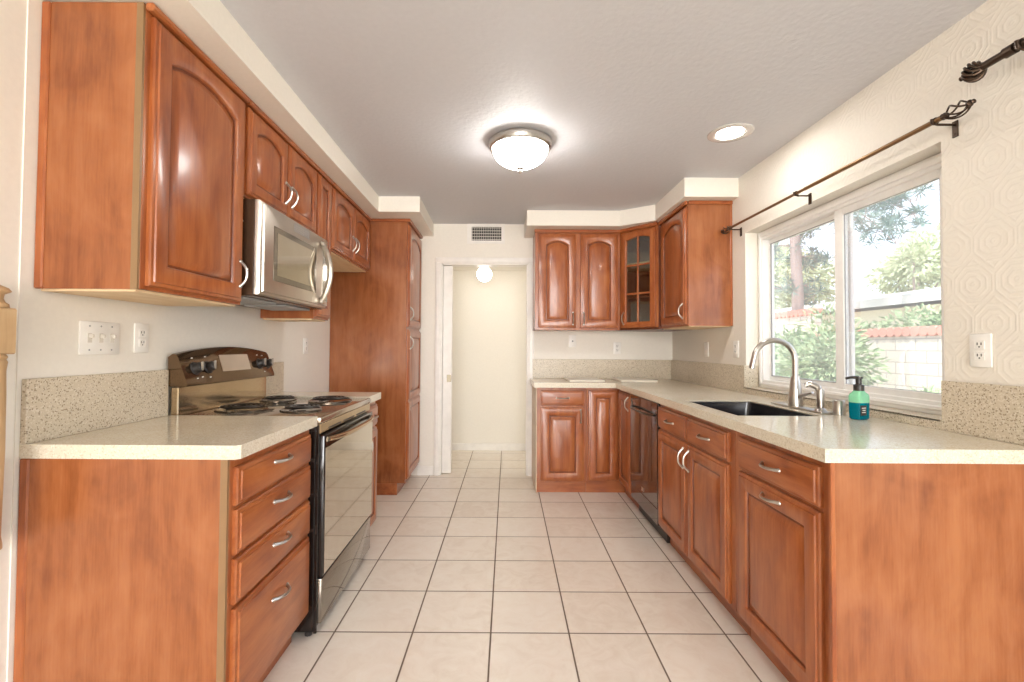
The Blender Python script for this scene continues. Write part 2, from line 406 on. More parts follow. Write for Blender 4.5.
# doors and drawers with raised panels
def loop_pts(u0, u1, v0, v1, rise, n=14):
    out = [(u0, v0), (u1, v0), (u1, v1 - rise)]
    for k in range(1, n):
        s = k / n; x = u1 + (u0 - u1) * s
        out.append((x, v1 - rise * (2 * s - 1) ** 2 if rise else v1))
    out.append((u0, v1 - rise))
    return out
def panel_front(F, u0, u1, v0, v1, n0, sw=0.055, rise=0.0, th=0.022, hole=False, raised=True, flatframe=False):
    """raised-panel door (or drawer front): outer frame, ogee groove, raised field"""
    bm = bmesh.new()
    def loop(ins, n, r): return [bm.verts.new(F(u, n0 + n, v)) for u, v in loop_pts(u0 + ins, u1 - ins, v0 + ins, v1 - ins, r)]
    Ls = [loop(0, 0, 0), loop(0, th * 0.45, 0), loop(0.004, th * 0.66, 0), loop(0.013, th * 0.76, 0), loop(0.0155, th * 0.97, 0), loop(0.018, th, 0)]
    if flatframe:
        pass
    else:
        Ls += [loop(sw, th, rise), loop(sw + 0.003, th - 0.002, rise), loop(sw + 0.006, th - 0.007, rise)]
        if hole:
            Ls += [loop(sw + 0.007, 0, rise)]
        elif raised:
            Ls += [loop(sw + 0.008, th - 0.013, rise), loop(sw + 0.013, th - 0.013, rise), loop(sw + 0.016, th - 0.010, rise), loop(sw + 0.042, th - 0.002, rise), loop(sw + 0.046, th - 0.001, rise)]
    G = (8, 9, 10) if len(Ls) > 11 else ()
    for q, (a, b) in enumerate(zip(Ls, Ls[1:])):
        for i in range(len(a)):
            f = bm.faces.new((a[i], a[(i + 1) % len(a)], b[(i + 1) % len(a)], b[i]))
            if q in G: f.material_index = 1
    if hole:
        a, b = Ls[-1], Ls[0]
        for i in range(len(a)): bm.faces.new((a[i], a[(i + 1) % len(a)], b[(i + 1) % len(a)], b[i]))
    else:
        bm.faces.new(Ls[0]); bm.faces.new(Ls[-1])
    return bm
def handle(parent, F, u, v, n, vert=True, ln=0.105, r=0.0052, proj=0.030):
    bm = bmesh.new(); pts = []; rad = []
    for k in range(17):
        s = -1 + 2 * k / 16
        off = s * ln / 2; out = proj * (1 - abs(s) ** 2.6)
        pts.append(F(u, n + out, v + off) if vert else F(u + off, n + out, v)); rad.append(r * (1.0 + 0.35 * abs(s) ** 3))
    tube(bm, pts, rad, 8)
    for s in (-1, 1):
        c = F(u, n, v + s * ln / 2) if vert else F(u + s * ln / 2, n, v)
        lathe(bm, [(0.0085, 0), (0.0085, 0.004), (0.006, 0.008), (0, 0.008)], c, F.N, 12)
    return obj('handle', bm, nickel, parent)
def door(cab, F, u0, u1, v0, v1, n0, arch=0.0, sw=0.055, h=None, mat=None, name='door', **kw):
    d = obj(name, panel_front(F, u0, u1, v0, v1, n0, sw, arch, **kw), [mat or wv, groove_m], cab)
    if h: handle(d, F, *h)
    return d
def drawer(cab, F, u0, u1, v0, v1, n0, mat, hv=None):
    d = obj('drawer', panel_front(F, u0, u1, v0, v1, n0, flatframe=True), mat, cab)
    handle(d, F, (u0 + u1) / 2, hv if hv else (v0 + v1) / 2, n0 + 0.020, False)
    return d

# ------------------------------------------------------------------ the room
XL, XR, YB, ZC = -1.44, 1.665, 4.49, 2.44
YF = -5.0
HX0, HX1, HY1, HZ = -1.3, 1.2, 5.57, 2.165          # hall beyond the doorway
struct('floor', box(XL - 0.15, XR + 0.2, YF - 0.15, HY1 + 0.1, -0.1, 0), tile)
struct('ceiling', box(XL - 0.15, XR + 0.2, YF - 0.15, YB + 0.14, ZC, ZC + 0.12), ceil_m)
struct('wall_left', box(XL - 0.12, XL, 1.378, YB + 0.12, 0, ZC), cream)
struct('wall_left_dining', box(XL - 0.14, XL - 0.004, YF - 0.12, 1.378, 0, ZC), cream)
# right wall with the kitchen window and the dining-room patio door opening
WY0, WY1, WZ0, WZ1 = 1.735, 3.14, 0.977, 2.03
PY0, PY1 = -1.4, 1.0
struct('wall_right', cells([YF - 0.12, PY0, PY1, WY0, WY1, YB + 0.12], [0, WZ0, WZ1, 2.06, ZC],
       lambda y, z: not (WY0 < y < WY1 and WZ0 < z < WZ1) and not (PY0 < y < PY1 and z < 2.06), lambda u, v, n: (n, u, v), XR, XR + 0.15), creamR)
# back wall with the doorway
DX0, DX1, DZ = -0.585, 0.265, 2.055
struct('wall_back', cells([XL - 0.12, DX0, DX1, XR + 0.15], [0, DZ, ZC], lambda x, z: not (DX0 < x < DX1 and z < DZ), lambda u, v, n: (u, n, v), YB, YB + 0.12), cream)
struct('wall_front', cells([XL - 0.14, -1.2, 1.4, XR + 0.15], [0, 0.5, 2.4, ZC], lambda x, z: not (-1.2 < x < 1.4 and 0.5 < z < 2.4), lambda u, v, n: (u, n, v), YF - 0.12, YF), cream)
# hall
struct('wall_hall_back', box(HX0, HX1, HY1, HY1 + 0.1, 0, 2.6), cream)
struct('wall_hall_left', box(HX0 - 0.1, HX0, YB + 0.12, HY1 + 0.1, 0, 2.6), cream)
struct('wall_hall_right', box(HX1, HX1 + 0.1, YB + 0.12, HY1 + 0.1, 0, 2.6), cream)
struct('ceiling_hall', box(HX0, HX1, YB + 0.12, HY1, HZ, HZ + 0.1), cream)
struct('baseboard_hall', box(HX0, HX1, HY1 - 0.012, HY1, 0, 0.085, 0.003), trim_w)
struct('baseboard_back', box(-0.80, DX0 - 0.06, YB - 0.013, YB, 0, 0.09, 0.003), trim_w)
# door casing and pocket door
cas = bmesh.new()
for (x0, x1) in ((DX0 - 0.055, DX0 + 0.004), (DX1 - 0.004, DX1 + 0.055)):
    bx(cas, W, x0, x1, YB - 0.016, YB, 0, DZ - 0.004, 0.004); bx(cas, W, x0 + 0.012, x1 - 0.012, YB - 0.022, YB - 0.014, 0, DZ + 0.0, 0.003)
bx(cas, W, DX0 - 0.055, DX1 + 0.055, YB - 0.016, YB, DZ - 0.004, DZ + 0.055, 0.004)
bx(cas, W, DX0 - 0.04, DX1 + 0.04, YB - 0.022, YB - 0.014, DZ + 0.008, DZ + 0.043, 0.003)
struct('trim_1', cas, trim_w)
jm = bmesh.new()
bx(jm, W, DX0, DX0 + 0.014, YB, YB + 0.035, 0, DZ); bx(jm, W, DX0, DX0 + 0.014, YB + 0.09, YB + 0.12, 0, DZ); bx(jm, W, DX1 - 0.014, DX1, YB, YB + 0.12, 0, DZ); bx(jm, W, DX0, DX1, YB, YB + 0.12, DZ - 0.014, DZ)
struct('trim_2', jm, trim_w)
pd = bpy.data.objects.new('door_1', None); COL.objects.link(pd); pd.location = (DX0 + 0.05, YB + 0.06, 0); pd['kind'] = 'structure'
obj('door_leaf', box(DX0 + 0.0145, DX0 + 0.105, YB + 0.04, YB + 0.085, 0.008, DZ - 0.018, 0.003), trim_w, pd)
lt = bmesh.new(); bx(lt, W, DX0 + 0.058, DX0 + 0.098, YB + 0.036, YB + 0.041, 0.895, 0.965, 0.002); bx(lt, W, DX0 + 0.068, DX0 + 0.088, YB + 0.0335, YB + 0.0365, 0.91, 0.95)
obj('latch_plate', lt, plain('aged_brass', (0.28, 0.24, 0.17), 0.35, 0.8), pd)

# soffits above the wall cabinets
ZS = 2.3165
struct('trim_3', prism([(XL, 1.385 - 0.02), (-0.985, 1.385 - 0.02), (-0.985, 3.67), (-0.655, 3.67), (-0.665, YB), (XL, YB)], ZS, ZC, 0.0), cream)
struct('trim_4', prism([(0.22, 4.02), (1.035, 4.02), (1.285, 3.84), (1.285, 3.225), (XR, 3.225), (XR, YB), (0.22, YB)], 2.3055, ZC, 0.0), cream)

# ------------------------------------------------------------------ the kitchen window
win = bpy.data.objects.new('window_1', None); COL.objects.link(win); win.location = (XR + 0.11, 2.44, WZ0); win['kind'] = 'structure'
FX = Fr((0, 0, 0), (0, 1, 0), (1, 0, 0))        # u = y, n = x
wx0, wx1 = XR + 0.085, XR + 0.150
def ring(bm, y0, y1, z0, z1, n0, n1, wl, wr, wb, wt, bev=0.003):
    bx(bm, FX, y0, y0 + wl, n0, n1, z0, z1, bev); bx(bm, FX, y1 - wr, y1, n0, n1, z0, z1, bev)
    bx(bm, FX, y0 + wl, y1 - wr, n0, n1, z0, z0 + wb, bev); bx(bm, FX, y0 + wl, y1 - wr, n0, n1, z1 - wt, z1, bev)
    return bm
fb = bmesh.new(); ring(fb, WY0 + 0.002, WY1 - 0.002, WZ0 + 0.001, WZ1 - 0.002, wx0, wx1, 0.052, 0.052, 0.055, 0.06)
ring(fb, WY0 + 0.02, WY1 - 0.02, WZ0 + 0.02, WZ1 - 0.02, wx0 - 0.010, wx0 + 0.01, 0.022, 0.022, 0.018, 0.024)
obj('window_frame', fb, vinyl, win)
ym = 2.40
s1 = obj('sash', ring(bmesh.new(), WY0 + 0.046, ym + 0.035, WZ0 + 0.05, WZ1 - 0.055, wx0 + 0.012, wx0 + 0.040, 0.068, 0.062, 0.035, 0.04), vinyl, win)
obj('gasket', ring(bmesh.new(), WY0 + 0.112, ym - 0.023, WZ0 + 0.083, WZ1 - 0.093, wx0 + 0.018, wx0 + 0.024, 0.006, 0.006, 0.004, 0.004, 0), gasket, s1)
obj('pane', box(WY0 + 0.108, ym - 0.02, wx0 + 0.022, wx0 + 0.026, WZ0 + 0.08, WZ1 - 0.09, 0, FX), pane_m, s1)
s2 = obj('sash', ring(bmesh.new(), ym - 0.035, WY1 - 0.046, WZ0 + 0.05, WZ1 - 0.055, wx0 + 0.044, wx0 + 0.064, 0.045, 0.036, 0.036, 0.04), vinyl, win)
obj('gasket', ring(bmesh.new(), ym + 0.006, WY1 - 0.078, WZ0 + 0.082, WZ1 - 0.091, wx0 + 0.040, wx0 + 0.046, 0.008, 0.008, 0.004, 0.004, 0), gasket, s2)
obj('pane', box(ym, WY1 - 0.08, wx0 + 0.052, wx0 + 0.056, WZ0 + 0.08, WZ1 - 0.09, 0, FX), pane_m, s2)

# ------------------------------------------------------------------ worktops with their backsplashes
ZT, ZU = 0.94, 0.898
LX = -0.782; RX = 0.975; LY0 = 1.39; RY0 = 1.395; BY = 3.92
SX0, SX1, SY0, SY1 = 1.055, 1.435, 2.07, 2.655
def worktop(name, label, bm, loc):
    t = thing(name, label, 'worktop', loc, 'cream speckled worktops')
    es = [e for e in bm.edges if len(e.link_faces) == 2 and e.calc_face_angle(0) > 1.0 and abs(e.verts[0].co.z - e.verts[1].co.z) < 1e-4 and e.verts[0].co.z > ZT - 0.001]
    bmesh.ops.bevel(bm, geom=es, offset=0.008, segments=3, affect='EDGES', profile=0.5)
    obj('slab', bm, counter_m, t)
    return t
RYs = 1.985; RYe = 2.745; SYE = 3.03
t = worktop('countertop', 'cream speckled worktop on the left drawer unit, on the near side of the range', prism([(XL, LY0), (LX - 0.012, LY0), (LX, LY0 + 0.012), (LX, RYs - 0.004), (XL, RYs - 0.004)], ZU, ZT), (-1.1, 1.7, ZU))
obj('backsplash', box(XL, XL + 0.02, LY0, RYs - 0.004, ZT, 1.135, 0.002), splash_m, t, label='speckled grey backsplash')
t = worktop('countertop', 'short narrow piece of cream worktop on the far side of the range', prism([(XL, RYe + 0.004), (LX, RYe + 0.004), (LX, SYE), (XL, SYE)], ZU, ZT), (-1.1, 2.88, ZU))
obj('backsplash', box(XL, XL + 0.02, RYe + 0.004, SYE, ZT, 1.135, 0.002), splash_m, t, label='speckled grey backsplash')
us = [0.283, RX, RX + 0.05, SX0, SX1, XR]; vs = [RY0, SY0, SY1, BY - 0.05, BY, YB]
bm = cells(us, vs, lambda x, y: (x > RX or y > BY) and not (SX0 < x < SX1 and SY0 < y < SY1), lambda u, v, n: (u, v, n), ZU, ZT)
t = worktop('countertop', 'long L-shaped cream worktop under the window with the black sink cut into it', bm, (1.3, 2.8, ZU))
for (a, b, c, d) in ((0.283, XR, YB - 0.02, YB), (XR - 0.02, XR, WY1, YB - 0.02), (XR - 0.02, XR, RY0, WY0 - 0.004)):
    obj('backsplash', box(a, b, c, d, ZT, 1.125, 0.002), splash_m, t, label='speckled tan backsplash')
sb = bmesh.new(); bx(sb, W, XR - 0.02, XR, WY0 - 0.004, WY1, ZT, WZ0, 0.001); bx(sb, W, XR - 0.02, XR + 0.085, WY0 + 0.001, WY1 - 0.001, WZ0 - 0.006, WZ0 + 0.002)
bx(sb, W, XR - 0.02, XR + 0.075, WY1 - 0.014, WY1 - 0.0005, WZ0 + 0.002, 1.125)
obj('window_ledge', sb, splash_m, t, label='speckled tan ledge under the window')

# ------------------------------------------------------------------ sink, faucet and things on the worktop
t = thing('kitchen_sink', 'black undermount sink set in the worktop below the window', 'sink', ((SX0 + SX1) / 2, (SY0 + SY1) / 2, 0.72))
bm = bmesh.new()
def rr(x0, x1, y0, y1, z, r, n=5):
    out = []
    for (cx, cy, a0) in ((x1 - r, y1 - r, 0), (x0 + r, y1 - r, 90), (x0 + r, y0 + r, 180), (x1 - r, y0 + r, 270)):
        for k in range(n + 1):
            a = math.radians(a0 + 90 * k / n); out.append(bm.verts.new((cx + r * math.cos(a), cy + r * math.sin(a), z)))
    return out
e = 0.0015
Ls = [rr(SX0 + e, SX1 - e, SY0 + e, SY1 - e, ZT - 0.006, 0.012), rr(SX0 + 0.008, SX1 - 0.008, SY0 + 0.008, SY1 - 0.008, ZT - 0.008, 0.03), rr(SX0 + 0.02, SX1 - 0.02, SY0 + 0.02, SY1 - 0.02, 0.76, 0.05), rr(SX0 + 0.05, SX1 - 0.05, SY0 + 0.05, SY1 - 0.05, 0.742, 0.05),
      rr(SX0 + 0.05, SX1 - 0.05, SY0 + 0.05, SY1 - 0.05, 0.732, 0.05), rr(SX0 + 0.010, SX1 - 0.010, SY0 + 0.010, SY1 - 0.010, 0.75, 0.05), rr(SX0 + e, SX1 - e, SY0 + e, SY1 - e, ZT - 0.014, 0.012)]
for a, b in zip(Ls, Ls[1:] + Ls[:1]):
    if a is Ls[3]:
        continue
    for i in range(len(a)): bm.faces.new((a[i], a[(i + 1) % len(a)], b[(i + 1) % len(a)], b[i]))
bm.faces.new(Ls[3]); bm.faces.new(Ls[4])
obj('bowl', bm, sinkblack, t)
bm = bmesh.new(); lathe(bm, [(0, 0.0), (0.042, 0.0), (0.045, 0.003), (0.03, 0.006), (0, 0.004)], ((SX0 + SX1) / 2, (SY0 + SY1) / 2, 0.743), seg=24)
obj('drain', bm, nickel, t)
bm = bmesh.new()
rim = []
for (o_, zz) in ((0.0, ZT - 0.004), (0.010, ZT - 0.002)):
    rim.append([(SX0 + e + o_, SY0 + e + o_, zz), (SX1 - e - o_, SY0 + e + o_, zz), (SX1 - e - o_, SY1 - e - o_, zz), (SX0 + e + o_, SY1 - e - o_, zz)])
for i in range(4):
    a, b, c, d = rim[0][i], rim[0][(i + 1) % 4], rim[1][(i + 1) % 4], rim[1][i]
    lo = [bm.verts.new((p[0], p[1], p[2] - 0.004)) for p in (a, b, c, d)]; hi = [bm.verts.new(p) for p in (a, b, c, d)]
    bm.faces.new(hi); bm.faces.new(lo)
    for k in range(4): bm.faces.new((lo[k], lo[(k + 1) % 4], hi[(k + 1) % 4], hi[k]))
obj('rim', bm, steel, t, label='bright steel rim of the sink')

FXc, FY = 1.505, 2.365
t = thing('faucet', 'brushed nickel gooseneck faucet on its long deck plate behind the sink', 'faucet', (FXc, FY, ZT))
obj('deck_plate', box(FXc - 0.03, FXc + 0.03, FY - 0.235, FY + 0.17, ZT + 0.0006, ZT + 0.0092, 0.004, seg=2), nickel, t)
bm = bmesh.new(); lathe(bm, [(0.034, 0), (0.034, 0.03), (0.031, 0.055), (0.027, 0.09), (0.023, 0.125), (0.019, 0.145), (0.019, 0.152), (0, 0.152)], (FXc, FY, ZT + 0.009), seg=28)
obj('body', bm, nickel, t)
bm = bmesh.new(); pts = [(FXc, FY, ZT + 0.155), (FXc, FY, ZT + 0.24)]
R_ = 0.105
for k in range(1, 15):
    a = PI * k / 15 * 1.03
    pts.append((FXc - R_ + R_ * math.cos(a), FY, ZT + 0.24 + R_ * 0.98 * math.sin(a)))
x_, y_, z_ = pts[-1]; pts += [(x_ - 0.008, FY, z_ - 0.035), (x_ - 0.012, FY, z_ - 0.055)]
tube(bm, pts, [0.0135] * (len(pts) - 2) + [0.0145, 0.0145], 14)
obj('spout', bm, nickel, t)
bm = bmesh.new(); tube(bm, [(FXc, FY - 0.025, ZT + 0.055), (FXc + 0.004, FY - 0.06, ZT + 0.070), (FXc + 0.008, FY - 0.12, ZT + 0.088)], [0.012, 0.012, 0.008], 10, flat=0.7)
obj('lever', bm, nickel, t)
bm = bmesh.new(); sx, sy = FXc + 0.0, FY - 0.185; z0 = ZT + 0.009
lathe(bm, [(0.026, 0), (0.024, 0.006), (0.014, 0.014), (0.016, 0.04), (0.0175, 0.075), (0.014, 0.10), (0, 0.104)], (sx, sy, z0), seg=18)
tube(bm, [(sx, sy, z0 + 0.085), (sx - 0.005, sy + 0.012, z0 + 0.11), (sx - 0.03, sy + 0.028, z0 + 0.125), (sx - 0.048, sy + 0.036, z0 + 0.115)], [0.013, 0.0155, 0.0145, 0.012], 10)
obj('side_sprayer', bm, nickel, t)
bm = bmesh.new(); lathe(bm, [(0.025, 0), (0.025, 0.062), (0.022, 0.067), (0, 0.067)], (1.545, 2.115, ZT + 0.0006), seg=24)
tag(obj('air_gap_cap', bm, nickel, loc=(1.545, 2.115, ZT)), 'short brushed nickel cylinder standing between the sprayer and the soap', 'air gap cap')

bxp, byp = 1.535, 1.985
t = thing('soap_bottle', 'pump bottle of teal soap on the worktop by the window', 'soap', (bxp, byp, ZT))
F_ = Fr((bxp, byp, ZT), (1, 0.35, 0), (-0.35, 1, 0))
def rloft(secs, r=0.014):
    bm = bmesh.new(); rings = []
    for hw, hd, z in secs:
        ring_ = []; q = min(r, hd * 0.8)
        for (cx, cy, a0) in ((hw - q, hd - q, 0), (q - hw, hd - q, 90), (q - hw, q - hd, 180), (hw - q, q - hd, 270)):
            for k in range(5):
                a = math.radians(a0 + 22.5 * k); ring_.append(bm.verts.new(F_(cx + q * math.cos(a), cy + q * math.sin(a), z)))
        rings.append(ring_)
    for a, b in zip(rings, rings[1:]):
        for i in range(len(a)): bm.faces.new((a[i], a[(i + 1) % len(a)], b[(i + 1) % len(a)], b[i]))
    bm.faces.new(rings[0]); bm.faces.new(rings[-1])
    return bm
obj('soap_fill', rloft([(0.029, 0.022, 0.001), (0.033, 0.026, 0.006), (0.034, 0.027, 0.072)]), soap_teal, t, label='teal liquid soap')
obj('bottle_neck', rloft([(0.034, 0.027, 0.0725), (0.034, 0.027, 0.098), (0.031, 0.025, 0.108), (0.022, 0.020, 0.116), (0.018, 0.018, 0.122)]), soap_clear, t, label='clear green upper half of the bottle')
bm = bmesh.new(); lathe(bm, [(0.0195, 0), (0.0195, 0.024), (0.011, 0.028), (0.011, 0.05), (0.016, 0.052), (0.016, 0.060), (0, 0.060)], (bxp, byp, ZT + 0.1225), seg=18)
tube(bm, [(bxp, byp, ZT + 0.178), (bxp - 0.025, byp + 0.012, ZT + 0.178), (bxp - 0.042, byp + 0.02, ZT + 0.172)], [0.007, 0.006, 0.005], 8)
obj('pump', bm, rubber, t, label='black pump head')
bm = bmesh.new(); bx(bm, F_, -0.031, 0.002, -0.0285, -0.0265, 0.020, 0.062, 0)
lab = obj('bottle_label', bm, rubber, t, label='black front label')
bm = bmesh.new()
for k, (a, b) in enumerate(((-0.027, -0.002), (-0.023, -0.005), (-0.026, -0.004))):
    bx(bm, F_, a, b, -0.029, -0.0284, 0.050 - 0.009 * k, 0.053 - 0.009 * k)
obj('label_print', bm, plastic_w, lab)

for i, (x0, x1, lab_) in enumerate(((0.60, 0.905, 'thin cream board lying on the back worktop, the left one of two'), (1.05, 1.37, 'thin cream board lying in the corner of the worktop, the right one of two'))):
    bm = box(x0, x1, 4.03, 4.43, ZT + 0.0006, ZT + 0.017, 0.004)
    tag(obj('cutting_board', bm, board_m, loc=((x0 + x1) / 2, 4.23, ZT)), lab_, 'board', 'cutting boards on the back worktop')

# ------------------------------------------------------------------ cabinets
def carcass(cab, F, w0, w1, n_back, n_front, v0, v1, mat=wv, name='carcass', bev=0.0015):
    return obj(name, box(w0, w1, n_back, n_front, v0, v1, bev, F), mat, cab)
FL = Fr((0, 0, 0), (0, 1, 0), (1, 0, 0))         # left run, faces +x ; n = x
FRt = Fr((0, 0, 0), (0, 1, 0), (-1, 0, 0))       # right run, faces -x ; n = -x
FB = Fr((0, 0, 0), (1, 0, 0), (0, -1, 0))        # back run, faces -y ; n = -y
FE = FB                                           # panels facing the camera
TOE = 0.105
# -- left drawer unit
LF = -0.815                                       # face-frame plane (drawer fronts stand 20 mm proud)
t = thing('drawer_unit', 'cherry base unit with four drawers, left of the range with a big bare end panel', 'cabinet', (-1.1, 1.69, 0))
carcass(t, FL, LY0 + 0.012, RYs - 0.006, XL + 0.002, LF, TOE, ZU)
obj('toe_kick', box(LY0 + 0.03, RYs - 0.02, XL + 0.002, LF - 0.055, 0, TOE, 0, FL), wy, t)
bm = bmesh.new(); bx(bm, W, XL + 0.03, LF - 0.0225, LY0 + 0.004, LY0 + 0.012, 0, ZU - 0.001)
ep = obj('end_panel', bm, wpan, t, label='large plain veneered end panel')
obj('edge_strip', box(LF - 0.022, LF - 0.0005, LY0 + 0.001, LY0 + 0.012, 0, ZU - 0.001), plain('pale_edge', (0.25, 0.14, 0.062), 0.4), ep)
obj('scribe_strip', box(XL + 0.001, XL + 0.03, LY0 - 0.001, LY0 + 0.012, 0, ZU - 0.001, 0.004), wv, ep)
for (a, b) in ((0.752, 0.868), (0.602, 0.738), (0.452, 0.588), (0.12, 0.438)):
    drawer(t, FL, LY0 + 0.030, RYs - 0.022, a, b, LF, wy, hv=(a + b) / 2 + (0.02 if b - a < 0.2 else 0.07))
# -- narrow unit beyond the range
t = thing('base_cabinet', 'narrow cherry base unit on the far side of the range, mostly hidden', 'cabinet', (-1.1, 2.88, 0), 'cherry base units')
carcass(t, FL, RYe + 0.006, SYE - 0.012, XL + 0.002, LF, TOE, ZU)
obj('toe_kick', box(RYe + 0.02, SYE - 0.02, XL + 0.002, LF - 0.055, 0, TOE, 0, FL), wy, t)
drawer(t, FL, RYe + 0.014, SYE - 0.02, 0.735, 0.868, LF, wy)
door(t, FL, RYe + 0.014, SYE - 0.02, 0.12, 0.72, LF, sw=0.05, h=(RYe + 0.04, 0.64, LF + 0.02))

# -- left wall cabinets
UZ0, UZ1 = 1.410, 2.312
UF = -1.122; UFB = UF
def wall_cab(label, y0, y1, z0, doors, arch=True, group='cherry wall cabinets', endp=False, rawbottom=True):
    t = thing('wall_cabinet', label, 'cabinet', (-1.28, (y0 + y1) / 2, z0), group)
    carcass(t, FL, y0 + (0.008 if endp else 0.0012), y1 - 0.0012, XL + 0.001, UF, z0 + 0.004, UZ1)
    obj('bottom_panel', box(y0 + 0.012, y1 - 0.012, XL + 0.01, UF - 0.015, z0 - 0.004, z0 + 0.0035, 0, FL), wraw, t, label='pale unfinished underside')
    obj('top_trim', box(y0 + 0.0012, y1 - 0.0012, UF + 0.0005, UF + 0.028, UZ1 - 0.021, UZ1 + 0.004, 0.006, FL), wy, t)
    if endp:
        e_ = obj('end_panel', box(XL + 0.028, UF - 0.022, y0, y0 + 0.0085, z0 + 0.002, UZ1 - 0.001), wpan, t, label='plain veneered end panel')
        obj('scribe_strip', box(XL + 0.001, XL + 0.028, y0 - 0.006, y0 + 0.0085, z0 + 0.002, UZ1 - 0.001, 0.004), wv, e_)
        obj('edge_strip', box(UF - 0.022, UF - 0.001, y0 - 0.001, y0 + 0.0085, z0 + 0.002, UZ1 - 0.001), plain('pale_edge_band', (0.25, 0.145, 0.065), 0.4), e_)
    for (a, b, hs, sw, rise) in doors:
        hu = b - 0.028 if hs > 0 else a + 0.028
        door(t, FL, a, b, z0 + 0.016, UZ1 - 0.026, UF, rise, sw, h=(hu, z0 + 0.016 + (0.115 if hs else 0), UF + 0.02) if hs else None)
    return t
A0 = 1.420
wall_cab('big cherry wall cabinet with one wide arched door, nearest the camera on the left', A0, 1.985, UZ0, [(1.450, 1.968, 1, 0.066, 0.040)], endp=True)
wall_cab('cherry wall cabinet with two short arched doors above the microwave', 1.985, 2.755, 1.885, [(2.0, 2.365, 1, 0.055, 0.036), (2.378, 2.742, -1, 0.055, 0.036)])
wall_cab('very narrow cherry wall cabinet just beyond the microwave, hanging lower', 2.755, 2.995, UZ0 - 0.01, [(2.768, 2.982, 0, 0.055, 0.0)])
wall_cab('cherry wall cabinet with two arched doors above the empty fridge space', 2.995, 3.876, 1.865, [(3.008, 3.43, 1, 0.058, 0.038), (3.442, 3.864, -1, 0.058, 0.038)])

# -- tall pantry at the end of the left run
TX = -0.795; TY0 = 3.88
t = thing('pantry_cabinet', 'tall cherry pantry cabinet reaching the soffit beside the doorway', 'cabinet', (-1.1, 4.18, 0))
carcass(t, FL, TY0 + 0.008, YB - 0.003, XL + 0.002, TX, 0.10, UZ1)
obj('toe_kick', box(TY0 + 0.002, YB - 0.003, XL + 0.002, TX - 0.065, 0, 0.10, 0, FL), wy, t)
obj('end_panel', box(XL + 0.002, TX - 0.001, TY0, TY0 + 0.0085, 0.10, UZ1 - 0.001), wpan, t, label='plain veneered side facing the kitchen')
obj('top_trim', box(XL + 0.33, TX + 0.026, TY0 - 0.014, YB - 0.003, UZ1 - 0.022, UZ1 + 0.006, 0.005), wx, t)
door(t, FL, TY0 + 0.022, YB - 0.02, 1.405, UZ1 - 0.04, TX, 0.05, 0.06, h=(TY0 + 0.05, 1.52, TX + 0.02))
d = obj('door', panel_front(FL, TY0 + 0.022, YB - 0.02, 0.78, 1.385, TX, 0.06, 0.0), [wv, groove_m], t); handle(d, FL, TY0 + 0.05, 1.27, TX + 0.02)
obj('door', panel_front(FL, TY0 + 0.022, YB - 0.02, 0.125, 0.7795, TX, 0.06, 0.0), [wv, groove_m], t)

# -- right run base cabinets: face-frame plane
RF = -1.020                                       # n = -x, so x = 1.020; fronts reach x = 1.000
def base_r(label, y0, y1, n_back=-1.62, tag_=None):
    t = thing('base_cabinet', label, 'cabinet', (1.33, (y0 + y1) / 2, 0), 'cherry base units')
    obj('toe_kick', box(y0 + 0.002, y1 - 0.002, n_back, RF - 0.06, 0, TOE, 0, FRt), wy, t)
    return t
E0 = RY0 + 0.012
t = base_r('cherry base unit with one drawer over a pull-out door, nearest the camera on the right', E0, 2.015)
carcass(t, FRt, E0 + 0.008, 2.015, -1.62, RF, TOE, ZU)
ep = obj('end_panel', box(0.999, 1.62, E0 - 0.002, E0 + 0.0085, 0, ZU - 0.001), wpan, t, label='large plain veneered end panel')
obj('edge_strip', box(0.998, 1.012, E0 - 0.0035, E0 + 0.010, 0, ZU - 0.001, 0.002), wv, ep)
drawer(t, FRt, 1.468, 1.965, 0.738, 0.868, RF, wy)
d = door(t, FRt, 1.468, 1.965, 0.12, 0.724, RF, sw=0.062); handle(d, FRt, 1.716, 0.688, RF + 0.020, False)
t = base_r('cherry sink base unit with two drawer fronts over two doors', 2.015, 2.958)
bm = bmesh.new(); bx(bm, FRt, 2.0155, 2.9575, -1.62, RF, TOE, 0.70); bx(bm, FRt, 2.0155, 2.9575, RF - 0.02, RF, 0.70, ZU); bx(bm, FRt, 2.0155, 2.045, -1.62, RF - 0.02, 0.70, ZU); bx(bm, FRt, 2.69, 2.9575, -1.62, RF - 0.02, 0.70, ZU)
obj('carcass', bm, wv, t)
for (a, b, hs) in ((2.055, 2.495, 1), (2.508, 2.9565, -1)):
    drawer(t, FRt, a, b, 0.738, 0.868, RF, wy)
    door(t, FRt, a, b, 0.12, 0.724, RF, sw=0.058, h=(b - 0.03 if hs > 0 else a + 0.03, 0.64, RF + 0.02))
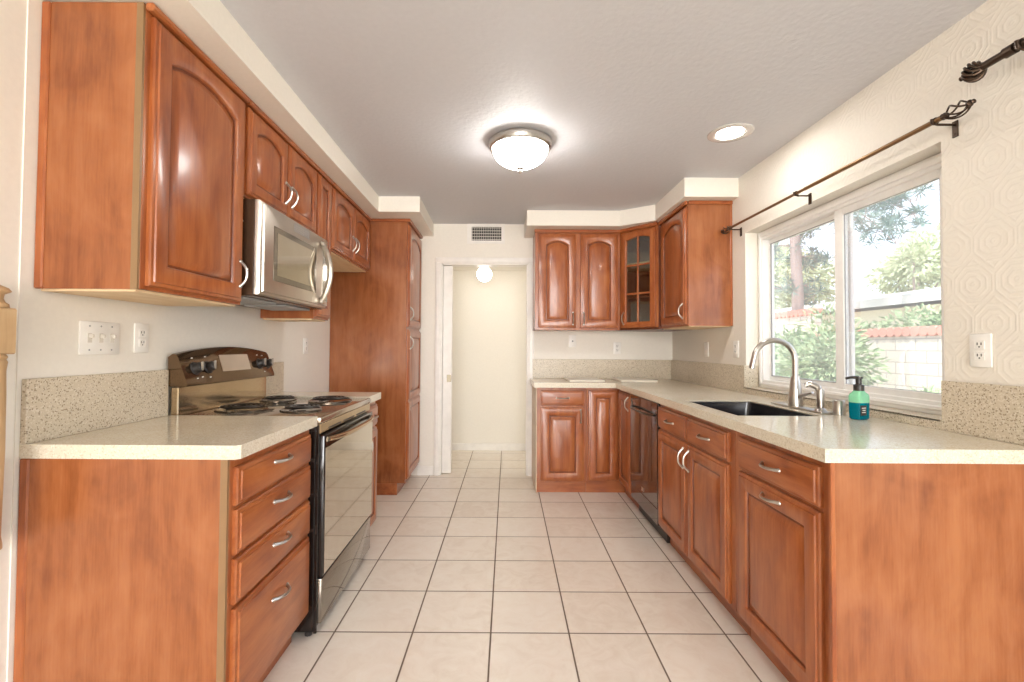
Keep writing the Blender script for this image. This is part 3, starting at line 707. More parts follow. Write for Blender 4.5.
# -- dishwasher
DY0, DY1 = 2.963, 3.572
t = thing('dishwasher', 'black built-in dishwasher under the worktop', 'dishwasher', (1.3, 3.27, 0))
obj('tub', box(DY0, DY1, -1.6, RF, 0.10, ZU - 0.004, 0.002, FRt), rubber, t)
obj('door', box(DY0 + 0.0005, DY1 - 0.004, RF + 0.001, RF + 0.019, 0.215, 0.885, 0.002, FRt), dwglass, t)
obj('lower_panel', box(DY0 + 0.004, DY1 - 0.004, RF + 0.001, RF + 0.016, 0.105, 0.210, 0.004, FRt), dwglass, t)
obj('toe_kick', box(DY0 + 0.004, DY1 - 0.004, -1.5, RF - 0.045, 0, 0.10, 0, FRt), rubber, t)
bm = bmesh.new(); pts = []
for k in range(15):
    s = -1 + 2 * k / 14; pts.append(FRt(3.2675 + s * 0.245, RF + 0.019 + 0.04 * (1 - s ** 4), 0.80 - 0.006 * (1 - s * s)))
tube(bm, pts, 0.012, 10, flat=0.7); obj('handle', bm, plain('dark_bar', (0.10, 0.075, 0.06), 0.18, 0.8), t)
obj('badge', box(3.24, 3.29, RF + 0.0195, RF + 0.0215, 0.235, 0.262, 0.001, FRt), steel, t)
# -- corner unit: bifold doors around the inside corner
BF = -3.965                                       # n = -y : face frame at y = 3.965, fronts at 3.945
t = thing('corner_cabinet', 'cherry corner base unit with two folding doors meeting at the inside corner', 'cabinet', (1.3, 4.2, 0))
bm = prism([(0.735, -BF), (1.020, -BF), (1.020, 3.578), (1.62, 3.578), (1.62, YB - 0.003), (0.735, YB - 0.003)], TOE, ZU)
obj('carcass', bm, wv, t)
obj('toe_kick', prism([(0.735, 3.987), (1.07, 3.987), (1.07, 3.578), (1.6, 3.578), (1.6, YB - 0.003), (0.735, YB - 0.003)], 0, TOE), wx, t)
door(t, FB, 0.750, 0.996, 0.11, 0.875, BF, sw=0.058)
door(t, FRt, 3.588, 3.942, 0.11, 0.875, RF, sw=0.058, h=(3.625, 0.80, RF + 0.02))
# -- back left base
t = thing('base_cabinet', 'small cherry base unit with one drawer over one door, beside the doorway', 'cabinet', (0.52, 4.2, 0), 'cherry base units')
carcass(t, FB, 0.312, 0.733, -(YB - 0.003), BF, TOE - 0.015, ZU)
obj('end_panel', box(0.303, 0.3115, -BF + 0.001, YB - 0.004, 0.0, ZU - 0.001), plain('pale_side_panel', (0.62, 0.47, 0.33), 0.4), t, label='pale finished side panel')
obj('toe_kick', box(0.312, 0.733, -(YB - 0.003), BF - 0.022, 0, TOE - 0.0155, 0, FB), wx, t)
drawer(t, FB, 0.345, 0.712, 0.745, 0.872, BF, wx)
door(t, FB, 0.345, 0.712, 0.105, 0.728, BF, sw=0.066, h=(0.682, 0.655, BF + 0.02))

# -- right wall cabinets
UB = -4.165; VZ0 = 1.398; UZ1 = 2.300
t = thing('wall_cabinet', 'cherry wall cabinet with two arched doors on the back wall, right of the doorway', 'cabinet', (0.68, 4.32, VZ0), 'cherry wall cabinets')
carcass(t, FB, 0.305, 1.073, -(YB - 0.003), UB, VZ0, UZ1)
obj('top_trim', box(0.297, 1.066, UB + 0.0005, UB + 0.026, UZ1 - 0.026, UZ1 + 0.005, 0.006, FB), wx, t)
door(t, FB, 0.335, 0.672, VZ0 + 0.018, UZ1 - 0.036, UB, 0.036, 0.062, h=(0.645, 1.50, UB + 0.02))
door(t, FB, 0.715, 1.052, VZ0 + 0.018, UZ1 - 0.036, UB, 0.036, 0.062, h=(0.742, 1.50, UB + 0.02))
# diagonal glass cabinet
c0, c1 = V3((1.076, 4.165, 0)), V3((1.322, 3.872, 0))
t = thing('glass_cabinet', 'cherry corner wall cabinet with a diagonal six-light glass door', 'cabinet', (1.38, 4.2, VZ0))
dv = (c1 - c0); wd = dv.length; U_ = dv.normalized(); N_ = V3((-U_.y, U_.x, 0)) * 1.0
if N_.dot(V3((-1, -1, 0))) < 0: N_ = -N_
FD = Fr(c0, U_, N_)
bm = bmesh.new()
poly = [(1.076, 4.165), (1.322, 3.872), (1.64, 3.872), (1.64, YB - 0.003), (1.076, YB - 0.003)]
for (za, zb) in ((VZ0, VZ0 + 0.018), (UZ1 - 0.018, UZ1)):
    q = prism(poly, za, zb); me = bpy.data.meshes.new('tmp'); q.to_mesh(me); q.free(); bm.from_mesh(me); bpy.data.meshes.remove(me)
for (x0, x1, y0, y1) in ((1.076, 1.092, 4.165, YB - 0.003), (1.322, 1.64, 3.872, 3.888), (1.624, 1.64, 3.888, YB - 0.003), (1.092, 1.624, YB - 0.02, YB - 0.003)):
    bx(bm, W, x0, x1, y0, y1, VZ0 + 0.018, UZ1 - 0.018)
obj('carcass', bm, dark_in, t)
bm = bmesh.new()
bx(bm, FD, 0, 0.035, -0.02, 0.0, VZ0, UZ1); bx(bm, FD, wd - 0.035, wd, -0.02, 0, VZ0, UZ1); bx(bm, FD, 0.035, wd - 0.035, -0.02, 0, VZ0, VZ0 + 0.035); bx(bm, FD, 0.035, wd - 0.035, -0.02, 0, UZ1 - 0.045, UZ1)
obj('face_frame', bm, wv, t)
obj('top_trim', box(0.004, wd - 0.004, 0.0005, 0.026, UZ1 - 0.026, UZ1 + 0.005, 0.006, FD), wx, t)
for zz in (1.68, 1.98):
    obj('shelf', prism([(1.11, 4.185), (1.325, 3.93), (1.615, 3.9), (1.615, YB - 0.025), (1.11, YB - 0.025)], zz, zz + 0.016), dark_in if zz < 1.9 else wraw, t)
gd = door(t, FD, 0.022, wd - 0.022, VZ0 + 0.018, UZ1 - 0.036, 0.0005, 0.022, 0.046, hole=True, h=(0.05, 1.50, 0.0205))
obj('pane', box(0.068, wd - 0.068, 0.004, 0.007, VZ0 + 0.064, UZ1 - 0.083, 0, FD), cabglass, gd)
g0, g1 = VZ0 + 0.066, UZ1 - 0.086
bm = bmesh.new(); bx(bm, FD, wd / 2 - 0.008, wd / 2 + 0.008, 0.0075, 0.0185, g0, g1 + 0.01, 0.003)
for k in (1, 2):
    zz = g0 + (g1 - g0) * k / 3; bx(bm, FD, 0.072, wd - 0.072, 0.0075, 0.0175, zz - 0.008, zz + 0.008, 0.003)
obj('muntins', bm, wv, gd)
# right wall cabinet
URF = -1.345; RY1 = 3.315
t = thing('wall_cabinet', 'cherry wall cabinet on the right wall, its bare end panel toward the window', 'cabinet', (1.5, 3.58, VZ0), 'cherry wall cabinets')
carcass(t, FRt, RY1 + 0.008, 3.8705, -(XR - 0.002), URF, VZ0 + 0.004, UZ1)
obj('bottom_panel', box(RY1 + 0.012, 3.86, -(XR - 0.012), URF - 0.012, VZ0 - 0.003, VZ0 + 0.0035, 0, FRt), wraw, t, label='pale unfinished underside')
ep = obj('end_panel', box(1.346, XR - 0.016, RY1, RY1 + 0.0085, VZ0 + 0.002, UZ1 - 0.001), wpan, t, label='plain veneered end panel')
obj('scribe_strip', box(XR - 0.016, XR - 0.0005, RY1 - 0.004, RY1 + 0.0085, VZ0 + 0.002, UZ1 - 0.001, 0.003), wv, ep)
bm = bmesh.new(); bx(bm, FRt, RY1 - 0.004, 3.872, URF + 0.0005, URF + 0.026, UZ1 - 0.026, UZ1 + 0.005, 0.006); bx(bm, W, 1.3455, XR - 0.001, RY1 - 0.014, RY1 - 0.0002, UZ1 - 0.022, UZ1 + 0.005, 0.004)
obj('top_trim', bm, wy, t)
door(t, FRt, RY1 + 0.022, 3.84, VZ0 + 0.018, UZ1 - 0.036, URF, 0.05, 0.062, h=(RY1 + 0.052, 1.51, URF + 0.02))

# ------------------------------------------------------------------ microwave
MY0, MY1, MZ0, MZ1, MX = 1.988, 2.752, 1.456, 1.876, -1.07
t = thing('microwave', 'stainless over-the-range microwave hanging under the short cabinet', 'microwave', (-1.25, 2.37, MZ0))
obj('case', box(MY0, MY1, XL + 0.002, MX, MZ0, MZ1, 0.003, FL), darkside, t, label='dark brown case')
for (zz, xx) in ((1.78, MX - 0.055), (1.49, MX - 0.07)):
    obj('screw', lathe(bmesh.new(), [(0.007, 0), (0.006, 0.004), (0, 0.005)], (xx, MY0, zz), (0, -1, 0), 10), steel, t)
dr = obj('front', panel_front(FL, MY0 + 0.002, MY1 - 0.002, MZ0 + 0.006, MZ1 - 0.002, MX + 0.0005, flatframe=True, th=0.036), steel, t, label='stainless front')
fx = MX + 0.0365
obj('window_border', box(2.085, 2.565, fx, fx + 0.0025, 1.535, 1.785, 0.001, FL), plain('microwave_dark_frame', (0.22, 0.19, 0.15), 0.1, 0.8), dr)
obj('door_window', box(2.115, 2.535, fx + 0.0026, fx + 0.004, 1.562, 1.758, 0, FL), plain('microwave_glass', (0.42, 0.37, 0.29), 0.06, 0.9), dr)
bm = bmesh.new()
for k in range(9):
    for j in range(4): bx(bm, FL, 2.29 + 0.021 * k, 2.304 + 0.021 * k, fx, fx + 0.001, 1.812 + 0.011 * j, 1.818 + 0.011 * j)
obj('vent_slots', bm, gasket, dr)
bm = bmesh.new(); pts = []; rad = []
for k in range(17):
    s = -1 + 2 * k / 16; pts.append(FL(2.635 - 0.012 * (1 - s * s), fx + 0.006 + 0.052 * (1 - s * s), 1.66 + s * 0.165)); rad.append(0.011 + 0.003 * (1 - s * s))
tube(bm, pts, rad, 10, flat=1.3)
for s in (-1, 1): bx(bm, FL, 2.617, 2.653, fx, fx + 0.02, 1.66 + s * 0.165 - 0.014, 1.66 + s * 0.165 + 0.014, 0.005)
obj('handle', bm, steel, dr)
obj('control_strip', box(2.662, 2.735, fx, fx + 0.0015, 1.50, 1.80, 0, FL), plain('control_panel', (0.32, 0.29, 0.25), 0.08, 0.7), dr)
for (a, b) in ((MY0 + 0.03, MY0 + 0.33), (MY1 - 0.33, MY1 - 0.03)):
    obj('grease_filter', box(a, b, XL + 0.09, MX - 0.06, MZ0 - 0.010, MZ0 - 0.0005, 0.002, FL), softgrey, t)

# ------------------------------------------------------------------ range
RXF = -0.790
t = thing('electric_range', 'freestanding black coil-top electric range between the drawer unit and the pantry', 'stove', (-1.1, 2.365, 0))
ya, yb = RYs + 0.001, RYe - 0.001
obj('body', box(ya, yb, XL + 0.02, RXF, 0.025, 0.905, 0.003, FL), blackmetal, t)
for yy in (ya + 0.03, yb - 0.03):
    for xx in (-0.82, -1.36): obj('foot', lathe(bmesh.new(), [(0.016, 0), (0.016, 0.024), (0, 0.024)], (xx, yy, 0.0), seg=12), rubber, t)
ck = obj('cooktop', box(ya, yb, -1.37, RXF + 0.022, 0.906, 0.936, 0.007, FL, 2), plain('cooktop_enamel', (0.45, 0.38, 0.30), 0.09, 0.75), t)
def burner(cx, cy, r):
    bm = bmesh.new(); lathe(bm, [(0, -0.002), (r * 0.55, -0.001), (r * 1.02, 0.003), (r * 1.12, 0.007), (r * 1.16, 0.004), (r * 1.16, 0.0), (0, -0.003)], (cx, cy, 0.9375), seg=36)
    b = obj('burner', bm, pan_m, t, label='coil burner in its drip bowl')
    bm = bmesh.new(); n = 110; turns = 4.0 if r > 0.085 else 3.2
    pts = [(cx + (r * (0.18 + 0.80 * k / n)) * math.cos(2 * PI * turns * k / n), cy + (r * (0.18 + 0.80 * k / n)) * math.sin(2 * PI * turns * k / n), 0.956) for k in range(n + 1)]
    tube(bm, pts, 0.0062, 6, flat=0.7)
    for a in (0.3, 0.3 + 2 * PI / 3, 0.3 + 4 * PI / 3):
        tube(bm, [(cx + r * 0.1 * math.cos(a), cy + r * 0.1 * math.sin(a), 0.9485), (cx + r * 1.02 * math.cos(a), cy + r * 1.02 * math.sin(a), 0.9485)], 0.003, 6)
    obj('coil', bm, coil, b)
burner(-1.215, ya + 0.195, 0.098); burner(-1.225, yb - 0.19, 0.080); burner(-0.935, ya + 0.19, 0.080); burner(-0.935, yb - 0.20, 0.098)
# backguard with arched control panel
obj('backguard', box(ya + 0.004, yb - 0.004, XL + 0.022, -1.385, 0.9055, 1.06, 0.004, FL), bronze_gloss, t)
bm = bmesh.new()
n = 20; rows = []
for k in range(n + 1):
    s = k / n; y = ya - 0.002 + (yb - ya + 0.004) * s; top = 1.200 + 0.032 * (1 - (2 * s - 1) ** 2)
    rows.append([bm.verts.new(p) for p in ((-1.345, y, 1.062), (-1.343, y, 1.072), (-1.385, y, top - 0.012), (-1.394, y, top), (-1.41, y, top + 0.002), (XL + 0.012, y, top - 0.012), (XL + 0.012, y, 1.062))])
for a, b in zip(rows, rows[1:]):
    for k in range(7): bm.faces.new((a[k], a[(k + 1) % 7], b[(k + 1) % 7], b[k]))
bm.faces.new(rows[0]); bm.faces.new(rows[-1])
cp = obj('control_panel', bm, plain('dark_bronze_gloss', (0.16, 0.10, 0.055), 0.08, 0.8), t)
sl_n = V3((1.19 - 1.072, 0, 0.042)).normalized()
def FPp(y, z):
    s_ = (y - ya + 0.002) / (yb - ya + 0.004)
    return V3((-1.343 - (z - 1.072) * 0.042 / (0.116 + 0.032 * (1 - (2 * s_ - 1) ** 2)), y, z)) + sl_n * 0.0012
def knob(y, z):
    bm = bmesh.new(); lathe(bm, [(0.030, 0), (0.030, 0.003), (0.024, 0.006), (0.021, 0.028), (0.018, 0.031), (0, 0.031)], FPp(y, z), sl_n, 24)
    k_ = obj('knob', bm, rubber, cp)
    c = FPp(y, z) + sl_n * 0.0315; obj('pointer', bx(bmesh.new(), Fr(c, (0, 1, 0), sl_n), -0.006, 0.006, 0.0, 0.008, -0.02, 0.02, 0.002), nickel, k_)
for (y, z) in ((ya + 0.075, 1.135), (ya + 0.165, 1.137), (yb - 0.135, 1.137), (yb - 0.05, 1.135)): knob(y, z)
def slanted(y0, y1, z0, z1, m, nm, off=0.0015):
    bm = bmesh.new(); a = [FPp(y0, z0), FPp(y1, z0), FPp(y1, z1), FPp(y0, z1)]
    lo = [bm.verts.new(p - sl_n * 0.001) for p in a]; hi = [bm.verts.new(p + sl_n * (off + 0.001)) for p in a]
    bm.faces.new(hi); bm.faces.new(lo)
    for k in range(4): bm.faces.new((lo[k], lo[(k + 1) % 4], hi[(k + 1) % 4], hi[k]))
    return obj(nm, bm, m, cp)
slanted(ya + 0.27, yb - 0.24, 1.112, 1.192, plain('display_glass', (0.46, 0.36, 0.28), 0.06, 0.25), 'display')  # pale base colour paints a reflection into the display glass
for (y, z) in ((ya + 0.075, 1.182), (ya + 0.165, 1.186), (ya + 0.075, 1.092), (ya + 0.11, 1.096), (ya + 0.165, 1.092), (yb - 0.135, 1.186), (yb - 0.08, 1.182), (yb - 0.1, 1.092)):
    c = FPp(y, z); obj('indicator_mark', bx(bmesh.new(), Fr(c, (0, 1, 0), sl_n), -0.006, 0.006, 0.0, 0.0008, -0.002, 0.002), plastic_w, cp)
# front: manifold, vents, door, drawer, handle
obj('front_trim', box(ya + 0.004, yb - 0.004, RXF + 0.0005, RXF + 0.018, 0.862, 0.9055, 0.003, FL), bronze_gloss, t)
bm = bmesh.new()
for k in range(3): bx(bm, FL, ya + 0.10 + 0.20 * k, ya + 0.26 + 0.20 * k, RXF + 0.018, RXF + 0.0195, 0.868, 0.876)
obj('vent_slots', bm, slot_m, t)
od = obj('oven_door', box(ya + 0.012, yb - 0.004, RXF + 0.0005, RXF + 0.034, 0.252, 0.856, 0.006, FL, 2), blackmetal, t)
obj('door_glass', box(ya + 0.022, yb - 0.012, RXF + 0.0345, RXF + 0.037, 0.262, 0.80, 0.001, FL), ovenglass, od)
bm = bmesh.new(); pts = []
for k in range(17):
    s = -1 + 2 * k / 16; pts.append(FL(2.365 + s * 0.33, RXF + 0.036 + 0.042 * (1 - abs(s) ** 3.5), 0.832))
tube(bm, pts, 0.014, 10, flat=0.8); obj('handle', bm, bronze_gloss, od)
obj('storage_drawer', box(ya + 0.012, yb - 0.004, RXF + 0.0005, RXF + 0.030, 0.055, 0.244, 0.006, FL, 2), plain('drawer_gloss', (0.30, 0.27, 0.23), 0.08, 0.85), t)
obj('side_trim', box(ya, ya + 0.010, RXF + 0.0005, RXF + 0.014, 0.02, 0.90, 0.002, FL), blackmetal, t)

# ------------------------------------------------------------------ ceiling lights, vent
lx, ly = 0.105, 2.66
t = thing('ceiling_light', 'round frosted dome light with a nickel rim in the middle of the ceiling', 'ceiling light', (lx, ly, ZC))
bm = bmesh.new(); lathe(bm, [(0.0, -0.0005), (0.165, -0.0005), (0.182, -0.012), (0.185, -0.026), (0.178, -0.045), (0.166, -0.052), (0.160, -0.05), (0, -0.03)], (lx, ly, ZC), seg=48)
obj('rim', bm, nickel, t)
bm = bmesh.new(); lathe(bm, [(0.160, -0.0505)] + [(0.160 * math.cos(a), -0.052 - 0.105 * math.sin(a)) for a in [PI / 2 * k / 10 for k in range(11)]], (lx, ly, ZC), seg=48)
obj('shade', bm, dome_m, t, label='glowing frosted glass bowl')
bm = bmesh.new(); lathe(bm, [(0.0, -0.1575), (0.022, -0.158), (0.022, -0.164), (0.012, -0.172), (0.014, -0.18), (0.006, -0.192), (0, -0.194)], (lx, ly, ZC), seg=20)
obj('finial', bm, nickel, t)
dx, dy = 1.27, 2.545
t = thing('recessed_downlight', 'round recessed downlight in the ceiling near the window wall', 'ceiling light', (dx, dy, ZC))
bm = bmesh.new(); lathe(bm, [(0.118, -0.0005), (0.118, -0.004), (0.108, -0.009), (0.083, -0.007), (0.072, -0.003), (0.072, -0.0005)], (dx, dy, ZC), seg=40)
obj('trim_ring', bm, plain('ring_white', (0.72, 0.70, 0.67), 0.25, 0.3), t)
bm = bmesh.new(); lathe(bm, [(0.070, -0.001), (0.070, -0.003), (0.05, -0.006), (0, -0.007)], (dx, dy, ZC), seg=32)
obj('lens', bm, led_m, t, label='glowing white lens')
gx, gy, gz = -0.184, 4.98, 2.035
t = thing('globe_light', 'glowing white globe light on the hall ceiling beyond the doorway', 'ceiling light', (gx, gy, HZ))
bm = bmesh.new(); lathe(bm, [(0.06, HZ - 0.0005 - gz), (0.06, HZ - 0.015 - gz), (0.045, HZ - 0.024 - gz), (0, HZ - 0.024 - gz)], (gx, gy, gz), seg=24)
obj('base', bm, trim_w, t)
bm = bmesh.new(); lathe(bm, [(0.082 * math.sin(PI * k / 14), -0.01 - 0.082 * math.cos(PI * k / 14) ) for k in range(15)], (gx, gy, gz), seg=28)
obj('globe', bm, globe_m, t)

t = thing('air_vent', 'white framed air vent grille above the doorway', 'vent', (-0.155, YB, 2.345))
bm = cells([-0.335, -0.292, 0.0, 0.03], [2.248, 2.276, 2.412, 2.449], lambda x, z: not (-0.292 < x < 0.0 and 2.276 < z < 2.412), lambda u, v, n: (u, n, v), YB - 0.0005, YB - 0.010)
obj('frame', bm, trim_w, t)
obj('duct', box(-0.292, 0.0, YB - 0.002, YB - 0.0005, 2.276, 2.412), voidm, t)
bm = bmesh.new()
for k in range(14): bx(bm, W, -0.286 + 0.0217 * k, -0.2825 + 0.0217 * k, YB - 0.0075, YB - 0.003, 2.276, 2.412)
for k in range(5): bx(bm, W, -0.292, 0.0, YB - 0.009, YB - 0.006, 2.285 + 0.0285 * k, 2.2895 + 0.0285 * k)
obj('louvers', bm, steelgrille, t)

# ------------------------------------------------------------------ outlets and switches
def plate(name, label, cat, F, u, v, n, gangs, kind, group='white wall plates'):
    wd_ = {1: 0.073, 3: 0.165}[gangs]
    t = thing(name, label, cat, F(u, n, v), group)
    obj('cover_plate', box(u - wd_ / 2, u + wd_ / 2, n + 0.0003, n + 0.007, v - 0.058, v + 0.058, 0.003, F, 2), plastic_w, t)
    k0 = -(gangs - 1) / 2
    for k in range(gangs):
        cu = u + (k0 + k) * 0.046
        if kind == 'switch':
            obj('toggle', bx(box(cu - 0.009, cu + 0.009, n + 0.007, n + 0.009, v - 0.017, v + 0.017, 0.001, F), F, cu - 0.005, cu + 0.005, n + 0.008, n + 0.022, v + 0.000, v + 0.013, 0.002), plain('toggle_ivory', (0.70, 0.66, 0.58), 0.3), t)
            for s in (-1, 1): obj('screw', lathe(bmesh.new(), [(0.0035, 0), (0.003, 0.001), (0, 0.0012)], F(cu, n + 0.007, v + s * 0.042), F.N, 8), gasket, t)
        elif kind == 'outlet':
            for s in (-1, 1):
                c = v + s * 0.0195
                r = obj('receptacle', box(cu - 0.017, cu + 0.017, n + 0.0069, n + 0.009, c - 0.0145, c + 0.0145, 0.002, F), plastic_w, t)
                bm = bmesh.new()
                for q in (-1, 1): bx(bm, F, cu + q * 0.0065 - 0.0016, cu + q * 0.0065 + 0.0016, n + 0.0088, n + 0.0096, c - 0.001, c + 0.008)
                lathe(bm, [(0.0028, 0), (0.0028, 0.0008), (0, 0.0008)], F(cu, n + 0.0088, c - 0.007), F.N, 8)
                obj('slots', bm, slot_m, r)
        elif kind == 'jack':
            obj('jack', lathe(bmesh.new(), [(0.008, 0), (0.007, 0.006), (0.003, 0.008), (0, 0.008)], F(cu, n + 0.007, v), F.N, 12), gasket, t)
    return t
plate('light_switch', 'white triple toggle switch plate on the left wall over the worktop', 'switch', FL, 1.655, 1.263, XL, 3, 'switch')
plate('wall_outlet', 'white outlet beside the triple switch on the left wall', 'outlet', FL, 1.845, 1.267, XL, 1, 'outlet')
plate('wall_outlet', 'white outlet low in the empty fridge space beyond the range', 'outlet', FL, 3.40, 1.24, XL, 1, 'outlet')
plate('cable_jack', 'small white cable jack plate on the back wall under the two-door cabinet', 'jack', FB, 0.695, 1.30, -YB, 1, 'jack')
plate('wall_outlet', 'white outlet on the back wall above the cutting boards', 'outlet', FB, 1.128, 1.235, -YB, 1, 'outlet')
plate('wall_outlet', 'blank white plate on the right wall near the back corner', 'outlet', FRt, 3.735, 1.23, -XR, 1, 'blank')
plate('wall_outlet', 'white outlet on the right wall just before the window', 'outlet', FRt, 3.265, 1.235, -XR, 1, 'outlet')
plate('wall_outlet', 'white outlet on the textured wall at the right edge of the picture', 'outlet', FRt, 1.600, 1.238, -XR, 1, 'outlet')

# ------------------------------------------------------------------ curtain rods
def finial_cage(p0, d, ln, r, twist=1.0, nb=5, rb=0.0032):
    """open birdcage finial: twisted bars between two collars"""
    bm = bmesh.new(); d = V3(d).normalized(); a = d.orthogonal().normalized(); b = d.cross(a)
    for k in range(nb):
        pts = []
        for j in range(13):
            s = j / 12; rr_ = r * math.sin(PI * (0.06 + 0.88 * s)) ** 0.8; an = 2 * PI * k / nb + twist * 2.2 * s
            pts.append(V3(p0) + d * (ln * s) + rr_ * (math.cos(an) * a + math.sin(an) * b))
        tube(bm, pts, rb, 6)
    lathe(bm, [(0.006, -0.012), (0.012, -0.008), (0.012, 0.004), (0.006, 0.012)], p0, d, 14)
    lathe(bm, [(0, -0.006), (0.010, -0.004), (0.012, 0.004), (0.006, 0.010), (0.008, 0.016), (0, 0.022)], V3(p0) + d * ln, d, 14)
    return bm
def bracket(rod, y, x, z, m, s=1.0):
    bm = bmesh.new()
    tube(bm, [(XR - 0.004, y, z - 0.012 * s), (x + 0.01, y, z - 0.012 * s), (x - 0.010 * s, y, z - 0.008 * s), (x - 0.012 * s, y, z + 0.008 * s)], 0.0045 * s, 8)
    bx(bm, W, XR - 0.006, XR - 0.0003, y - 0.011 * s, y + 0.011 * s, z - 0.058 * s, z + 0.002, 0.0015)
    lathe(bm, [(0.004, 0), (0.003, 0.002), (0, 0.003)], (XR - 0.006, y, z - 0.046 * s), (-1, 0, 0), 8)
    lathe(bm, [(0.0125 * s, -0.006), (0.0125 * s, 0.006)], (x, y, z), (0, 1, 0), 14)
    return obj('bracket', bm, m, rod)
rx, rz = 1.587, 2.077
t = thing('curtain_rod', 'thin bronze curtain rod with cage finials above the kitchen window', 'curtain rod', (XR, 2.4, rz), 'curtain rods on the window wall')
bm = bmesh.new(); tube(bm, [(rx, 1.645, rz), (rx, 3.20, rz)], 0.0078, 12); tube(bm, [(rx, 1.645, rz), (rx, 2.4, rz)], 0.0092, 12)
obj('rod', bm, rod_gold, t)
for (y, dd) in ((1.636, -1), (3.21, 1)):
    obj('finial', finial_cage((rx, y, rz), (0, dd, 0), 0.085, 0.026), bronze, t)
for y in (1.676, 2.473, 3.19): bracket(t, y, rx, rz, bronze)
rx2, rz2 = 1.58, 2.172
t = thing('curtain_rod', 'thick dark bronze curtain rod entering at the top right corner of the picture', 'curtain rod', (XR, 0.3, rz2), 'curtain rods on the window wall')
bm = bmesh.new(); tube(bm, [(rx2, -1.75, rz2), (rx2, 1.49, rz2)], 0.0125, 14); tube(bm, [(rx2, 1.40, rz2), (rx2, 1.43, rz2)], 0.017, 14)
obj('rod', bm, bronze, t)
obj('finial', finial_cage((rx2, 1.500, rz2), (0, 1, 0), 0.055, 0.030, nb=10, rb=0.0048), bronze, t)
for y in (1.385, -1.6): bracket(t, y, rx2, rz2, bronze, 1.3)

# ------------------------------------------------------------------ turned half-post on the left wall
px, py = XL + 0.0385, 1.258
t = thing('newel_post', 'unfinished turned wooden post fixed to the wall at the left edge', 'post', (px, py, 0.672))
def halfpost(prof): return lathe(bmesh.new(), prof, (px, py, 0), seg=32)
obj('cap', halfpost([(0, 1.408), (0.020, 1.405), (0.040, 1.395), (0.046, 1.386), (0.042, 1.383), (0.032, 1.378), (0.030, 1.366), (0.034, 1.356), (0.041, 1.351), (0.043, 1.3405), (0, 1.3405)]), wpost, t)
obj('block', box(px - 0.0415, px + 0.0415, py - 0.0415, py + 0.0415, 1.212, 1.340, 0.004), wpost, t)
obj('shaft', halfpost([(0, 1.2115), (0.038, 1.2115), (0.0424, 1.204), (0.039, 1.197), (0.0424, 1.190), (0.041, 1.18), (0.0395, 1.165), (0.041, 1.10), (0.042, 0.95), (0.040, 0.80), (0.039, 0.71), (0.042, 0.69), (0.0424, 0.678), (0, 0.672)]), wpost, t)

# ------------------------------------------------------------------ outdoors
struct('ground', box(XR + 0.4, 40, -12, 45, -0.3, -0.2), soil)
def wallseg(label, y0, y1, zt, x=7.0):
    t = thing('garden_wall', label, 'garden wall', (x + 0.08, (y0 + y1) / 2, -0.2))
    obj('blocks', box(x, x + 0.16, y0, y1, -0.199, zt), block_m, t)
    bm = bmesh.new(); n = int((y1 - y0) / 0.16)
    for k in range(n):
        yc = y0 + 0.08 + k * 0.16
        pts = [(x - 0.06, yc, zt + 0.055), (x + 0.22, yc, zt + 0.055)]
        tube(bm, pts, 0.085, 10)
    obj('tile_cap', bm, terra, t, label='terracotta scalloped cap')
wallseg('tan concrete block wall with a terracotta cap outside the right pane', 4.0, 10.3, 1.49)
wallseg('taller stretch of block wall with a terracotta cap outside the left pane', 10.31, 15.0, 2.02)
t = thing('neighbour_house', 'pale neighbouring house with a low roof beyond the block wall', 'house', (15, 16, -0.2))
obj('house_wall', box(13.0, 18.5, 6.5, 24.5, -0.199, 2.6), plain('stucco_pale', (0.80, 0.77, 0.62), 0.9), t)
bm = bmesh.new()
a = [(12.0, 6, 2.76), (12.0, 25, 2.76), (15.5, 25, 3.35), (15.5, 6, 3.35), (19.0, 25, 2.76), (19.0, 6, 2.76)]
lo = [bm.verts.new((x, y, z - 0.16)) for x, y, z in a]; hi = [bm.verts.new((x, y, z + 0.10)) for x, y, z in a]
for Q in (lo, hi): bm.faces.new((Q[0], Q[1], Q[2], Q[3])); bm.faces.new((Q[3], Q[2], Q[4], Q[5]))
for i, j in ((0, 1), (1, 2), (2, 4), (4, 5), (5, 3), (3, 0)): bm.faces.new((lo[i], lo[j], hi[j], hi[i]))
obj('roof', bm, roofm, t)

